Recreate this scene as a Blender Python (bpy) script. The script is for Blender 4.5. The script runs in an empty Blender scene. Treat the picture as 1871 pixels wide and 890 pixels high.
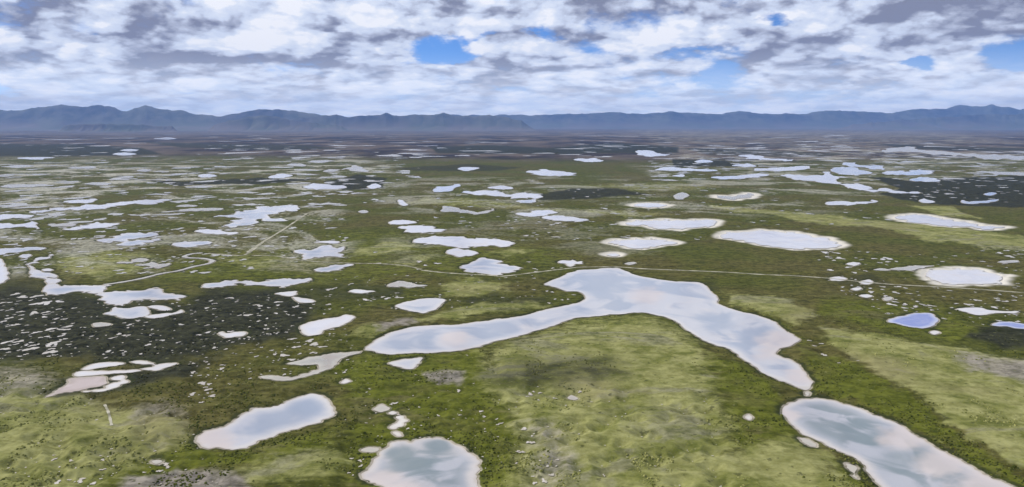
import bpy, math, random
import numpy as np
from mathutils import Vector
from mathutils.geometry import delaunay_2d_cdt

scene = bpy.context.scene
col = scene.collection
rng = np.random.default_rng(7)

# ------------------------------------------------------------------ camera
FPX, CX, CY, HORIZON = 1336.0, 935.5, 445.0, 226.0     # survey frame: 1871 x 890
CAM_H = 150.0
PITCH = math.atan((CY - HORIZON) / FPX)
cam = bpy.data.cameras.new("camera")
cam.sensor_width = 36.0
cam.lens = 36.0 * FPX / 1871.0
cam.clip_start = 1.0
cam.clip_end = 200000.0
cam_ob = bpy.data.objects.new("camera", cam)
cam_ob.location = (0, 0, CAM_H)
cam_ob.rotation_euler = (math.pi / 2 - PITCH, 0, 0)
col.objects.link(cam_ob)
scene.camera = cam_ob

scene.view_settings.view_transform = 'Standard'
scene.view_settings.look = 'None'
scene.view_settings.exposure = 0.3
scene.view_settings.gamma = 1.0
scene.view_settings.use_curve_mapping = False
scene.cycles.use_denoising = True
scene.cycles.max_bounces = 4
scene.cycles.volume_bounces = 0

SUN_ELEV, SUN_AZ = math.radians(42), math.radians(-60)   # azimuth from +Y towards +X
SUN_DIR = Vector((math.cos(SUN_ELEV) * math.sin(SUN_AZ), math.cos(SUN_ELEV) * math.cos(SUN_AZ), math.sin(SUN_ELEV)))


def ray(px, py):
    u, v = (px - CX) / FPX, (CY - py) / FPX
    c, s = math.cos(PITCH), math.sin(PITCH)
    return u, c + v * s, -s + v * c


def ground_at(px, py):
    x, y, z = ray(px, py)
    t = CAM_H / -z
    return x * t, y * t


# ------------------------------------------------------------------ node helper
class NT:
    def __init__(self, tree):
        self.t = tree
        tree.nodes.clear()

    def n(self, kind, **props):
        nd = self.t.nodes.new(kind)
        for k, v in props.items():
            setattr(nd, k, v)
        return nd

    def put(self, sock, v):
        if isinstance(v, bpy.types.NodeSocket):
            self.t.links.new(v, sock)
        elif isinstance(v, tuple) and len(v) == 3 and sock.type == 'RGBA':
            sock.default_value = (*v, 1)
        else:
            sock.default_value = v

    def m(self, op, a, b=None, c=None, clamp=False):
        nd = self.n('ShaderNodeMath', operation=op, use_clamp=clamp)
        for i, v in enumerate((a, b, c)):
            if v is not None:
                self.put(nd.inputs[i], v)
        return nd.outputs[0]

    def vm(self, op, a, b=None, c=None):
        nd = self.n('ShaderNodeVectorMath', operation=op)
        for i, v in enumerate((a, b, c)):
            if v is not None:
                self.put(nd.inputs[i], v)
        return nd.outputs['Value'] if op in ('LENGTH', 'DOT_PRODUCT', 'DISTANCE') else nd.outputs[0]

    def ramp(self, v, a, b, lo=0.0, hi=1.0, smooth=True):
        nd = self.n('ShaderNodeMapRange', interpolation_type='SMOOTHSTEP' if smooth else 'LINEAR')
        self.put(nd.inputs['Value'], v)
        for k, x in (('From Min', a), ('From Max', b), ('To Min', lo), ('To Max', hi)):
            self.put(nd.inputs[k], x)
        return nd.outputs[0]

    def mix(self, f, a, b):
        nd = self.n('ShaderNodeMix', data_type='RGBA')
        self.put(nd.inputs[0], f)
        self.put(nd.inputs[6], a)
        self.put(nd.inputs[7], b)
        return nd.outputs[2]

    def noise(self, vec, scale, detail=4, rough=0.55, dist=0.0, dims='3D'):
        nd = self.n('ShaderNodeTexNoise', noise_dimensions=dims)
        self.put(nd.inputs['Vector'], vec)
        nd.inputs['Scale'].default_value = scale
        nd.inputs['Detail'].default_value = detail
        nd.inputs['Roughness'].default_value = rough
        nd.inputs['Distortion'].default_value = dist
        return nd.outputs[0]

    def xyz(self, v):
        nd = self.n('ShaderNodeSeparateXYZ')
        self.put(nd.inputs[0], v)
        return nd.outputs

    def comb(self, x, y, z=0.0):
        nd = self.n('ShaderNodeCombineXYZ')
        for i, v in enumerate((x, y, z)):
            self.put(nd.inputs[i], v)
        return nd.outputs[0]


# ------------------------------------------------------------------ sky
world = bpy.data.worlds.new("World")
scene.world = world
world.use_nodes = True
w = NT(world.node_tree)
d = w.n('ShaderNodeTexCoord').outputs['Generated']
dx, dy, dz = w.xyz(d)
sky = w.n('ShaderNodeTexSky', sky_type='NISHITA', sun_disc=False, sun_elevation=SUN_ELEV, sun_rotation=SUN_AZ,
          altitude=4500.0, air_density=1.0, dust_density=0.3, ozone_density=2.5)
up = w.m('MAXIMUM', dz, 0.0)
zz = w.m('LOGARITHM', w.m('ADD', up, 0.06), math.e)
P = w.comb(w.m('MULTIPLY', dx, 6.5), w.m('MULTIPLY', dy, 6.5), w.m('MULTIPLY', zz, 2.7))
# cloud banks placed over the plain: (x, y, radius x, radius y, strength) in the survey frame
DARK = [(300, 45, 110, 70, .50), (390, 106, 120, 17, .62), (40, 22, 150, 50, .34), (650, 72, 75, 18, .36),
        (610, 120, 130, 17, .45), (885, 14, 110, 22, .40), (1120, 8, 90, 30, .3), (1450, 104, 120, 20, .42),
        (1290, 106, 90, 16, .3), (1775, 24, 70, 34, .30), (205, 158, 60, 13, .34), (355, 141, 70, 11, .4),
        (170, 112, 190, 28, .26), (1745, 146, 100, 12, .36), (1500, 76, 60, 13, .34), (1075, 68, 70, 20, .26),
        (1480, 160, 120, 12, .2), (940, 120, 60, 12, .14)]
BRIGHT = [(160, 50, 110, 45, .42), (520, 25, 110, 40, .3), (60, 130, 120, 30, .2), (655, 40, 140, 45, .3), (470, 60, 70, 40, .25), (1480, 48, 120, 28, .34), (15, 95, 70, 24, .34),
          (1690, 130, 110, 24, .36), (1240, 70, 110, 40, .22), (760, 130, 130, 26, .24), (1330, 84, 70, 18, .3),
          (860, 50, 150, 14, .3), (410, 92, 60, 10, .3), (1290, 150, 80, 12, .3), (1560, 115, 60, 30, .26), (1000, 100, 90, 30, .16)]
HOLES = [(812, 92, 78, 34, .62), (880, 70, 60, 10, .3), (1850, 96, 85, 45, .62), (1660, 116, 45, 15, .6), (1325, 128, 70, 40, .42),
         (1425, 42, 40, 10, .34), (1215, 162, 90, 20, .2), (5, 164, 55, 18, .3), (1560, 106, 110, 18, .2), (1080, 85, 60, 14, .22),
         (1250, 105, 60, 16, .3), (990, 68, 60, 10, .3)]
yy = w.m('MAXIMUM', dy, 0.02)
warp = w.n('ShaderNodeTexNoise')
w.put(warp.inputs['Vector'], P)
warp.inputs['Scale'].default_value = 1.1
warp.inputs['Detail'].default_value = 7
warp.inputs['Roughness'].default_value = .62
q = w.comb(w.m('DIVIDE', dx, yy), w.m('DIVIDE', dz, yy), 0.0)
q = w.vm('MULTIPLY_ADD', w.vm('SUBTRACT', warp.outputs['Color'], (.5, .5, .5)), (.15, .075, 0), q)


def blobs(items):
    acc = None
    for px, py, rx, ry, a in items:
        X, Y, Z = ray(px, py)
        sx, sy = FPX / rx, FPX / ry
        o = w.vm('MULTIPLY_ADD', q, (sx, sy, 0), (-X / Y * sx, -Z / Y * sy, 0))
        v = w.ramp(w.vm('LENGTH', o), 1.25, 0.1, 0.0, a)
        acc = v if acc is None else w.m('ADD', acc, v)
    return acc


holes, dark, bright = blobs(HOLES), blobs(DARK), blobs(BRIGHT)
PW = w.vm('MULTIPLY_ADD', w.vm('SUBTRACT', warp.outputs['Color'], (.5, .5, .5)), (.55, .55, .45), P)


def billow(vec, scale):
    nd = w.n('ShaderNodeTexVoronoi', feature='F1')
    w.put(nd.inputs['Vector'], vec)
    nd.inputs['Scale'].default_value = scale
    nd.inputs['Detail'].default_value = 3.0
    nd.inputs['Roughness'].default_value = .62
    return nd.outputs['Distance']


den = w.noise(P, 1.05, 10, .58, .2)
bil = billow(PW, 1.3)
bil_up = billow(w.vm('ADD', PW, (-.10, 0, .17)), 1.3)
puff = w.noise(P, 3.4, 9, .66, .2)
lowf = w.noise(w.vm('ADD', P, (11, 4, 2)), .35, 3, .5)
relief = w.m('MULTIPLY', w.m('SUBTRACT', bil_up, bil), .95)          # tops of the heaps catch the light
body = w.m('MULTIPLY', w.m('SUBTRACT', .50, bil), .55)
shade = w.m('ADD', w.m('ADD', relief, body), w.m('ADD', w.m('MULTIPLY', w.m('SUBTRACT', puff, .5), 1.0), w.m('MULTIPLY', w.m('SUBTRACT', lowf, .5), .8)))
shade = w.m('ADD', w.m('SUBTRACT', w.m('ADD', shade, .84), dark), bright, clamp=True)
cover = w.m('ADD', den, w.m('MULTIPLY', w.m('SUBTRACT', puff, .5), .5))
cover = w.ramp(w.m('SUBTRACT', w.m('ADD', w.m('ADD', cover, .06), w.m('MULTIPLY', body, .3)), holes), .08, .36)
cr = w.n('ShaderNodeValToRGB')
cr.color_ramp.interpolation = 'LINEAR'
el = cr.color_ramp.elements
el[0].position, el[0].color = 0.0, (.20, .215, .30, 1)
el[1].position, el[1].color = 1.0, (.80, .81, .86, 1)
for p_, c_ in ((.28, (.37, .40, .51, 1)), (.55, (.56, .62, .76, 1)), (.78, (.65, .70, .81, 1))):
    e = el.new(p_)
    e.color = c_
w.put(cr.inputs[0], shade)
bl = w.vm('MULTIPLY', sky.outputs[0], (.046, .068, .100))
cloudy = w.mix(cover, bl, cr.outputs[0])
low = w.ramp(dz, 0.0, .10, .62, 0.0)
cloudy = w.mix(low, cloudy, w.mix(w.ramp(puff, .38, .62), (1.02, 1.12, 1.24), (1.3, 1.3, 1.3)))
bg = w.n('ShaderNodeBackground')
w.put(bg.inputs[0], cloudy)
bg.inputs[1].default_value = 1.0
w.t.links.new(bg.outputs[0], w.n('ShaderNodeOutputWorld').inputs[0])
world.cycles.sampling_method = 'MANUAL'
world.cycles.sample_map_resolution = 512

sun = bpy.data.lights.new("sun", 'SUN')
sun.energy = 3.0
sun.angle = math.radians(3)
sun.color = (1.0, .96, .89)
sun_ob = bpy.data.objects.new("sun", sun)
sun_ob.rotation_euler = SUN_DIR.to_track_quat('Z', 'Y').to_euler()
col.objects.link(sun_ob)

# ------------------------------------------------------------------ survey of the plain
FR = {'A1': (0, 440, 3.898), 'A2': (460, 440, 3.898), 'A3': (920, 440, 3.898), 'A4': (1391, 440, 3.898),
      'B1': (0, 665, 3.898), 'B2': (460, 665, 3.898), 'B3': (920, 665, 3.898), 'B4': (1391, 665, 3.898),
      'C1': (0, 220, 2.9234), 'C2': (600, 220, 2.9234), 'C3': (1231, 220, 2.9234), 'F': (0, 0, 1.0)}


def px_of(fr, pts):
    x0, y0, s = FR[fr]
    return [(x0 + x / s, y0 + y / s) for x, y in pts]


def S(txt):
    v = [float(t) for t in txt.replace(';', ' ').replace(',', ' ').split()]
    return list(zip(v[::2], v[1::2]))


BIG = (px_of('A2', S("805,775 850,730 930,680 1030,640 1120,618 1250,605 1450,600 1600,580 1750,560")) +
       px_of('A3', S("0,560 130,535 300,490 420,465 530,440 572,405 560,375 510,362 440,360 370,335 285,315 340,285 450,235 530,210 650,203 800,193 870,213 950,245 1080,270 1200,285 1320,290 1400,300 1460,340 1510,390 1530,440 1580,470 1680,500 1800,530")) +
       px_of('A4', S("0,540 60,560 130,600 180,640 240,680 272,710 230,740 150,770 112,795 150,830 200,850")) +
       px_of('B4', S("270,20 325,90 362,145 350,178 310,186 255,165 180,135 100,105 30,70 0,50")) +
       px_of('A3', S("1780,877 1700,840 1650,790 1590,760 1500,740 1430,710 1370,670 1290,620 1210,570 1120,535 1040,515 950,510 850,520 720,530 620,540 500,555 420,580 270,630 120,680 0,705")) +
       px_of('A2', S("1680,735 1560,765 1450,785 1300,795 1150,800 1020,808 930,805 870,785")))
SLANT = (px_of('B1', S("1400,545 1440,500 1520,465 1600,440 1700,380 1800,320")) +
         px_of('B2', S("0,322 100,310 190,290 300,245 400,215 470,225 530,250 580,290 600,320 570,370 490,410 400,440 280,470 200,505 120,530 40,550")) +
         px_of('B1', S("1793,580 1720,605 1640,612 1550,600 1480,590 1430,570")))

far_l = "long narrow pools crossing the far plain"
# frame, outline, name, water kind, category, label, group
W = [
 ('F', BIG, 'lake', 'lake', 'lake', "largest lake, wide winding arm bent like a boomerang across the middle of the plain", None),
 ('B4', S("150,330 190,285 250,260 350,248 480,255 600,285 720,325 850,380 980,435 1080,500 1200,570 1330,640 1480,720 1620,800 1790,877 1950,960 2050,1060 2000,1200 1500,1230 1100,1080 920,950 850,870 780,790 710,700 600,640 480,580 380,535 290,500 230,450 190,390"), 'lake', 'weedy', 'lake', "tapering grey blue lake running out of the lower right corner", None),
 ('F', SLANT, 'pond', 'lake', 'pond', "slanted lilac grey pond with a pink muddy tip at its lower end", None),
 ('B2', S("780,790 830,760 850,720 900,650 960,590 1000,555 1070,540 1130,560 1200,535 1280,525 1350,535 1430,570 1500,600 1560,640 1600,680 1612,740 1608,830 1612,877 1580,915 1450,940 1200,930 1000,900 900,865 830,840"), 'pond', 'weedy', 'pond', "round pond with greenish centre and pale pink shore at the bottom edge", None),
 ('A2', S("975,875 1080,845 1215,832 1195,868 1140,903 1060,905"), 'pond', 'lake', 'pond', "small lens pond just below the left arm of the big lake", None),
 ('A2', S("250,875 360,845 560,805 760,785 780,792 640,850 560,905 430,955 270,995 160,990 50,975 100,955 200,965 300,970 400,940 490,915 470,885 330,885"), 'pond', 'mud', 'pond', "pale hooked mud pool trailing off the left tip of the big lake", None),
 ('A2', S("1020,465 1080,440 1180,415 1280,410 1360,412 1362,440 1320,480 1270,505 1200,515 1120,500 1060,485"), 'pond', 'lake', 'pond', "almond shaped pond with dark right bank above the big lake's left arm", None),
 ('A2', S("345,610 400,580 500,560 600,545 680,525 735,545 700,575 640,600 560,625 510,640 480,665 400,678 360,650"), 'pond', 'salt', 'pond', "white slanted pond on the right rim of the dark bog", None),
 ('A2', S("1490,190 1560,165 1640,130 1720,130 1800,160 1880,185 1903,200 1840,230 1780,240 1690,238 1600,225 1530,215"), 'pond', 'lake', 'pond', "grey blue pond touching the track beside the big lake's upper bay", None),
 ('A2', S("1385,80 1450,60 1530,60 1610,85 1560,105 1480,115 1420,100"), 'pond', 'salt', 'pond', "small white oval pond between a long bar pond and a grey blue pond", None),
 ('C2', S("450,650 500,628 560,618 700,625 860,630 1000,650 960,668 820,675 700,680 600,665 510,660"), 'pond', 'salt', 'pond', "long white bar shaped pond at mid distance behind the big lake", None),
 ('A2', S("300,80 360,68 450,62 490,38 540,30 600,55 660,38 650,65 610,95 680,118 640,125 540,112 440,125 370,130 330,100"), 'pond', 'lake', 'pond', "jagged star shaped pond left of a pale grass mound", None),
 ('A2', S("440,10 540,0 630,5 600,20 520,18"), 'pond', 'salt', 'pond', "thin sliver of water just behind the jagged star shaped pond", None),
 ('A2', S("440,205 480,190 560,175 700,165 702,180 620,205 540,215 470,215"), 'pond', 'lake', 'pond', "small leaf shaped pond just below the jagged star shaped pond", None),
 ('A2', S("165,375 250,365 330,362 290,385 240,392"), 'pond', 'salt', 'pond', "wedge of white water at the right corner of the dark bog", None),
 ('A2', S("290,400 350,405 450,425 430,438 350,440 310,420"), 'pond', 'salt', 'pond', "white boot shaped pool just below the wedge by the dark bog", None),
 ('A2', S("690,360 740,345 890,358 820,370 740,374"), 'pond', 'salt', 'pond', "thin white pool among puddles between bog and almond pond", None),
 ('A2', S("970,325 1030,285 1100,300 1230,315 1180,327 1080,327"), 'pond', 'mud', 'pond', "pale crown shaped pool below the start of the track", None),
 ('A1', S("-80,130 0,130 40,170 65,210 52,260 20,300 -20,315 -80,315"), 'pond', 'salt', 'pond', "round pinkish pond cut off by the left edge", None),
 ('A1', S("-80,60 0,60 130,52 270,45 360,48 290,62 190,72 80,88 0,98 -80,98"), 'pond', 'lake', 'pond', "long flat pond at the left edge above the round pinkish pond", None),
 ('A1', S("240,140 270,120 360,100 375,105 290,130 258,160 247,212 330,225 400,245 395,260 340,268 400,275 425,310 480,322 600,318 690,322 750,305 770,312 730,335 700,348 720,365 790,362 900,350 1000,352 1060,340 1170,338 1200,365 1300,385 1310,400 1240,415 1110,425 1080,408 1010,408 1000,425 940,445 900,470 860,465 810,450 740,430 735,400 690,372 600,368 520,372 440,378 360,382 320,365 318,330 320,300 260,265 200,250 205,235 232,215 240,170"), 'lake', 'lake', 'lake', "ragged winding lake along the upper edge of the dark bog", None),
 ('A1', S("740,520 790,500 820,470 900,478 960,475 1020,470 1045,510 1030,535 960,550 880,550 820,535"), 'pond', 'lake', 'pond', "blocky pond at the lower end of the ragged winding lake", None),
 ('A1', S("1050,470 1130,458 1200,480 1200,495 1130,490"), 'pond', 'salt', 'pond', "small pale chip of water right of the blocky bog pond", None),
 ('A1', S("1030,542 1130,520 1220,515 1290,490 1300,510 1230,530 1120,547"), 'pond', 'salt', 'pond', "thin curved pool under the pale chip in the bog", None),
 ('A1', S("1435,330 1500,300 1600,285 1750,285 1830,290 2000,275 2200,268 2190,282 2080,310 2000,328 1900,325 1860,315 1790,320 1700,308 1600,325 1500,340"), 'pond', 'lake', 'pond', "long wavy pond along the upper right rim of the dark bog", None),
 ('A1', S("660,590 720,582 790,590 780,605 690,612"), 'pond', 'mud', 'pond', "dull pale pool in the bog under the blocky pond", None),
 ('A1', S("1555,660 1580,648 1620,652 1735,650 1732,675 1660,690 1590,692"), 'pond', 'salt', 'pond', "bright white bean shaped pool in the lower right of the bog", None),
 ('A1', S("1225,30 1280,10 1380,2 1510,8 1490,22 1400,38 1300,45"), 'pond', 'lake', 'pond', "lilac lens pond above the bend of the thin stream", None),
 ('A1', S("830,155 930,142 1030,122 1050,138 990,152 900,162"), 'pond', 'mud', 'pond', "cream sliver pool on the grassy mound left of the stream", None),
 ('A1', S("960,172 1060,157 1110,175 1200,150 1190,175 1130,200 1080,195 1050,180"), 'pond', 'mud', 'pond', "crooked cream pool beside the sliver on the grassy mound", None),
 ('A1', S("135,110 200,95 220,105 180,125"), 'pond', 'lake', 'pond', "small pool under the long flat pond at the left edge", None),
 ('A1', S("300,203 350,196 378,208 320,216"), 'pond', 'salt', 'pond', "tiny pool inside the first bend of the ragged lake", None),
 ('A3', S("390,155 420,140 480,138 540,150 575,145 560,165 500,165 510,182 460,182 440,165"), 'pond', 'salt', 'pond', "white notched pool just above the big lake's upper bay", None),
 ('A3', S("730,100 790,90 825,100 790,112"), 'pond', 'salt', 'pond', "small white oval between the lake head and a lens pond", None),
 ('A3', S("865,160 920,152 950,160 900,172"), 'pond', 'mud', 'pond', "cream coloured puddle beside the track above the big lake", None),
 ('C2', S("1490,655 1560,640 1680,632 1780,640 1840,658 1780,675 1680,685 1580,675"), 'pond', 'salt', 'pond', "white lens pond directly behind the head of the big lake", None),
 ('A4', S("1165,250 1210,220 1300,205 1420,200 1560,215 1680,245 1755,275 1680,300 1560,312 1400,310 1260,290"), 'pond', 'salt', 'pond', "pinkish white lens pond just above the track near the right edge", None),
 ('A4', S("900,570 960,540 1060,518 1180,515 1240,535 1245,565 1220,600 1130,618 1020,608 940,590"), 'pond', 'blue', 'pond', "deep blue lilac oval pond with cream left shore on the right", None),
 ('A4', S("800,205 850,195 940,195 1030,180 1190,172 1195,185 1120,195 1050,215 960,205 870,210"), 'pond', 'mud', 'pond', "thin cream pool left of the pinkish white lens pond", None),
 ('A4', S("1385,488 1450,480 1560,475 1640,495 1820,500 1810,518 1680,515 1540,528 1460,510"), 'pond', 'salt', 'pond', "flat white pool with a thin tail below the track at right", None),
 ('A4', S("1640,600 1740,575 1871,590 1980,600 1980,615 1830,628 1760,615"), 'pond', 'blue', 'pond', "dark blue pool beside the burnt patch at the right edge", None),
 ('A4', S("1200,650 1240,640 1275,655 1230,668"), 'pond', 'salt', 'pond', "tiny white pool right below the deep blue oval pond", None),
 ('A4', S("490,265 560,250 600,262 580,282 510,280"), 'pond', 'salt', 'pond', "larger white puddle where the track meets the puddle cluster", None),
 ('A4', S("700,295 760,278 805,298 750,312"), 'pond', 'salt', 'pond', "second white puddle along the track in the cluster", None),
 ('A4', S("605,165 650,148 705,165 660,180"), 'pond', 'salt', 'pond', "topmost white puddle of the cluster above the track", None),
 ('A4', S("700,388 760,380 788,395 740,405"), 'pond', 'salt', 'pond', "oval white puddle below the track in the cluster", None),
 ('A4', S("868,408 920,398 935,415 890,428"), 'pond', 'mud', 'pond', "lowest cream puddle of the cluster below the track", None),
 ('A4', S("640,342 700,328 715,340 680,354"), 'pond', 'salt', 'pond', "leftmost white puddle below the track in the cluster", None),
 ('A4', S("1685,150 1760,140 1835,140 1830,153 1740,158"), 'pond', 'mud', 'pond', "cream sliver behind the pinkish lens pond at the right edge", None),
 ('B1', S("590,32 650,5 720,-10 860,-12 885,0 740,25 600,44"), 'pond', 'salt', 'pond', "uppermost white strip pool at the foot of the dark bog", None),
 ('B1', S("528,72 560,55 700,50 830,48 950,45 1000,50 900,63 750,74 560,88"), 'pond', 'salt', 'pond', "long white strip pool above the pink mud flat", None),
 ('B1', S("930,-15 1010,-27 1080,-12 1110,5 1180,-5 1255,-2 1210,20 1130,45 1060,50 1005,37 1090,20 1080,5 1000,0"), 'pond', 'salt', 'pond', "zigzag white pool right of the strip pools", None),
 ('B1', S("600,192 740,180 760,150 850,125 820,100 870,85 910,105 922,125 850,160 790,187 700,197 610,203"), 'pond', 'salt', 'pond', "white hooked pool on the right end of the pink mud flat", None),
 ('B1', S("320,240 400,192 455,152 495,106 600,96 700,94 745,125 700,160 610,178 520,196 420,212"), 'pond', 'pink', 'pond', "pinkish wet mud flat below the white strip pools", None),
 ('B4', S("312,204 334,198 344,216 322,228"), 'pond', 'mud', 'pond', "tiny pale pool between the big lake's tip and the corner lake", None),
 ('B4', S("270,530 340,540 392,590 350,582"), 'pond', 'mud', 'pond', "pale muddy sliver along the left shore of the corner lake", None),
 ('B4', S("600,712 640,722 665,770 692,820 655,800 635,760"), 'pond', 'mud', 'pond', "pale curved sliver in grass left of the corner lake", None),
 ('B2', S("865,325 920,288 985,315 930,338"), 'pond', 'mud', 'pond', "uppermost grey white pool above the round bottom pond", None),
 ('B2', S("972,350 1005,336 1034,350 1000,362"), 'pond', 'salt', 'pond', "small white oval pool above the round bottom pond", None),
 ('B2', S("982,447 1030,415 1055,378 1108,400 1078,432 1010,458"), 'pond', 'salt', 'pond', "white two lobed pool above the round bottom pond", None),
 ('B2', S("1003,488 1040,483 1068,510 1040,518"), 'pond', 'salt', 'pond', "white pool nearest the upper shore of the round bottom pond", None),
 ('B2', S("778,612 830,594 905,600 880,627 800,627"), 'pond', 'mud', 'pond', "pinkish pool at the upper left of the round bottom pond", None),
 ('B2', S("635,133 670,108 703,124 660,140"), 'pond', 'salt', 'pond', "small pool right above the slanted lilac grey pond", None),
 ('B3', S("455,242 490,223 533,245 490,257"), 'pond', 'mud', 'pond', "cream puddle on the grassy rise below its dark patch", None),
 ('B3', S("1718,380 1745,360 1773,382 1750,400"), 'pond', 'salt', 'pond', "bright puddle between the grassy rise and the corner lake", None),
 ('B1', S("1082,692 1130,683 1158,695 1110,714"), 'pond', 'mud', 'pond', "cream puddle below the muddy tip of the slanted pond", None),
 # --- middle distance
 ('C1', S("-60,510 80,502 160,506 120,520 -60,532"), 'pond', 'salt', 'pond', "upper of two white pools at the left edge", None),
 ('C1', S("-60,556 60,548 110,552 150,536 205,560 190,578 80,572 -60,578"), 'pond', 'salt', 'pond', "lower of two white pools at the left edge", None),
 ('C1', S("340,436 400,424 525,421 500,436 420,443"), 'pond', 'salt', 'pond', "short white bar above a long white ribbon pool on the left", None),
 ('C1', S("160,486 300,468 500,455 640,432 760,425 880,421 865,438 740,447 620,457 520,471 330,485 200,496"), 'pond', 'salt', 'pond', "long white ribbon pool rising to the right on the left plain", None),
 ('C1', S("335,578 420,565 500,546 560,549 612,562 560,575 450,583 380,589"), 'pond', 'salt', 'pond', "white fish shaped pool right of the two left edge pools", None),
 ('C1', S("520,637 640,618 700,603 835,605 800,624 700,636 580,647"), 'pond', 'lake', 'pond', "upper of a pair of slanting pools above the lilac lens pond", None),
 ('C1', S("620,664 700,649 862,631 820,650 740,662 660,673"), 'pond', 'lake', 'pond', "lower of a pair of slanting pools above the lilac lens pond", None),
 ('C1', S("1140,515 1250,500 1330,478 1440,456 1600,461 1560,479 1480,487 1450,512 1522,532 1460,537 1400,530 1330,546 1300,561 1180,573 1220,545 1290,530 1250,520"), 'pond', 'lake', 'pond', "ragged forked pond left of the diagonal dirt track", None),
 ('C1', S("1040,590 1120,583 1245,598 1232,611 1140,609"), 'pond', 'salt', 'pond', "small white pool below the ragged forked pond", None),
 ('C1', S("1620,355 1660,345 1720,336 1833,356 1800,367 1700,369 1640,365"), 'pond', 'salt', 'pond', "white pool left of a dark heath patch in mid plain", None),
 ('C1', S("1440,299 1500,285 1565,296 1500,309 1450,311"), 'pond', 'salt', 'pond', "small white pool ending the dark strip on the left plain", None),
 ('C1', S("1060,293 1110,283 1172,296 1080,303"), 'pond', 'salt', 'pond', "small white pool over the middle of the dark strip", None),
 ('C2', S("1060,272 1130,264 1220,269 1325,286 1260,295 1150,291"), 'pond', 'salt', 'pond', "white spindle pool alone on the olive plain beyond the centre", None),
 ('C2', S("1310,208 1400,201 1482,214 1420,225 1340,217"), 'pond', 'salt', 'pond', "small far pool behind the white spindle pool", None),
 ('C2', S("720,380 800,374 930,381 980,398 1060,391 1142,395 1140,416 1060,419 960,413 860,399 760,395"), 'pond', 'salt', 'pond', "long crooked white pool pointing at a dark strip in mid plain", None),
 ('C2', S("560,369 620,350 692,343 680,358 640,376 580,381"), 'pond', 'salt', 'pond', "small pool off the left end of the crooked white pool", None),
 ('C2', S("850,358 910,349 983,358 970,369 880,369"), 'pond', 'salt', 'pond', "white bar just behind the crooked white pool", None),
 ('C2', S("1000,432 1070,424 1122,421 1112,437 1050,441"), 'pond', 'lake', 'pond', "small pool just in front of the crooked white pool", None),
 ('C2', S("610,464 650,461 720,478 800,489 862,473 872,480 820,499 730,495 650,485"), 'pond', 'mud', 'pond', "thin sagging white pool in front of a pale grass band", None),
 ('C2', S("1000,499 1080,488 1160,479 1212,490 1180,506 1080,513"), 'pond', 'salt', 'pond', "upper left of two overlapping white slivers beyond the big lake", None),
 ('C2', S("1140,520 1200,509 1320,519 1405,532 1350,543 1220,535"), 'pond', 'salt', 'pond', "lower right of two overlapping white slivers beyond the big lake", None),
 ('C2', S("320,545 380,531 462,540 440,553 350,556"), 'pond', 'salt', 'pond', "small white pool behind a boat shaped white pond", None),
 ('C2', S("370,572 420,561 520,567 632,580 600,596 500,601 420,595"), 'pond', 'salt', 'pond', "boat shaped white pond behind the long bar shaped pond", None),
 ('C2', S("370,432 390,426 433,445 400,454"), 'pond', 'salt', 'pond', "small white dab left of the crooked white pool", None),
 ('C2', S("160,486 190,479 207,488 180,495"), 'pond', 'mud', 'pond', "tiny cream dab near the top of the diagonal track", None),
 ('C2', S("1630,455 1690,441 1760,444 1805,455 1740,466 1660,463"), 'pond', 'salt', 'pond', "small white lens behind the soft edged white ponds", None),
 ('C3', S("-260,550 -160,538 0,531 120,529 207,545 180,562 80,576 -30,579 -150,566"), 'pond', 'salt', 'pond', "soft edged white pond left of the largest white lens", None),
 ('C3', S("250,615 330,598 450,591 600,599 740,617 850,644 892,660 800,681 660,686 520,673 400,651 300,633"), 'pond', 'salt', 'pond', "largest soft edged white lens pond, right of centre beyond the lake", None),
 ('C3', S("1180,520 1240,507 1340,507 1440,524 1560,547 1722,568 1690,579 1540,569 1400,557 1260,541"), 'pond', 'salt', 'pond', "white teardrop pond with a long tail above the pale grass band", None),
 ('C3', S("810,441 900,431 980,436 1082,427 1070,441 960,451 850,452"), 'pond', 'salt', 'pond', "white strip pool in front of the dark patch at right", None),
 ('C3', S("570,295 650,289 750,289 830,274 852,290 905,305 850,313 900,330 990,345 1080,365 1200,374 1312,380 1260,391 1120,386 1000,369 880,346 760,326 680,319"), 'pond', 'salt', 'pond', "branching white pool reaching into the dark patch at right", None),
 ('C3', S("200,302 330,295 470,284 502,295 400,306 280,313"), 'pond', 'salt', 'pond', "white ribbon left of the branching pool", None),
 ('C3', S("430,262 560,250 742,247 732,261 580,271 480,271"), 'pond', 'salt', 'pond', "white bar behind the branching pool by the dark patch", None),
 ('C3', S("-60,256 80,257 200,262 212,272 80,271 -70,267"), 'pond', 'salt', 'pond', "long white bar left of the pools by the dark patch", None),
 ('C3', S("345,190 420,181 500,200 632,212 580,221 470,211 380,201"), 'pond', 'salt', 'pond', "thin bent white pool on the far plain right of centre", None),
 ('C3', S("840,266 900,250 1000,261 1042,280 960,289 870,283"), 'pond', 'lake', 'pond', "grey pool behind the branching white pool", None),
 ('C3', S("1110,281 1180,265 1280,269 1340,261 1412,275 1300,291 1180,293"), 'pond', 'lake', 'pond', "grey pool at the upper rim of the dark patch", None),
 ('C3', S("905,238 940,224 1020,239 1132,248 1120,263 1030,252"), 'pond', 'lake', 'pond', "slanting pool between two grey pools behind the dark patch", None),
 ('C3', S("1260,316 1320,302 1425,318 1380,326 1290,326"), 'pond', 'lake', 'pond', "pool lying within the left half of the dark patch", None),
 ('C3', S("1610,275 1700,269 1960,285 1960,294 1720,289"), 'pond', 'mud', 'pond', "cream ribbon pool behind the dark patch at the right edge", None),
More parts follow.
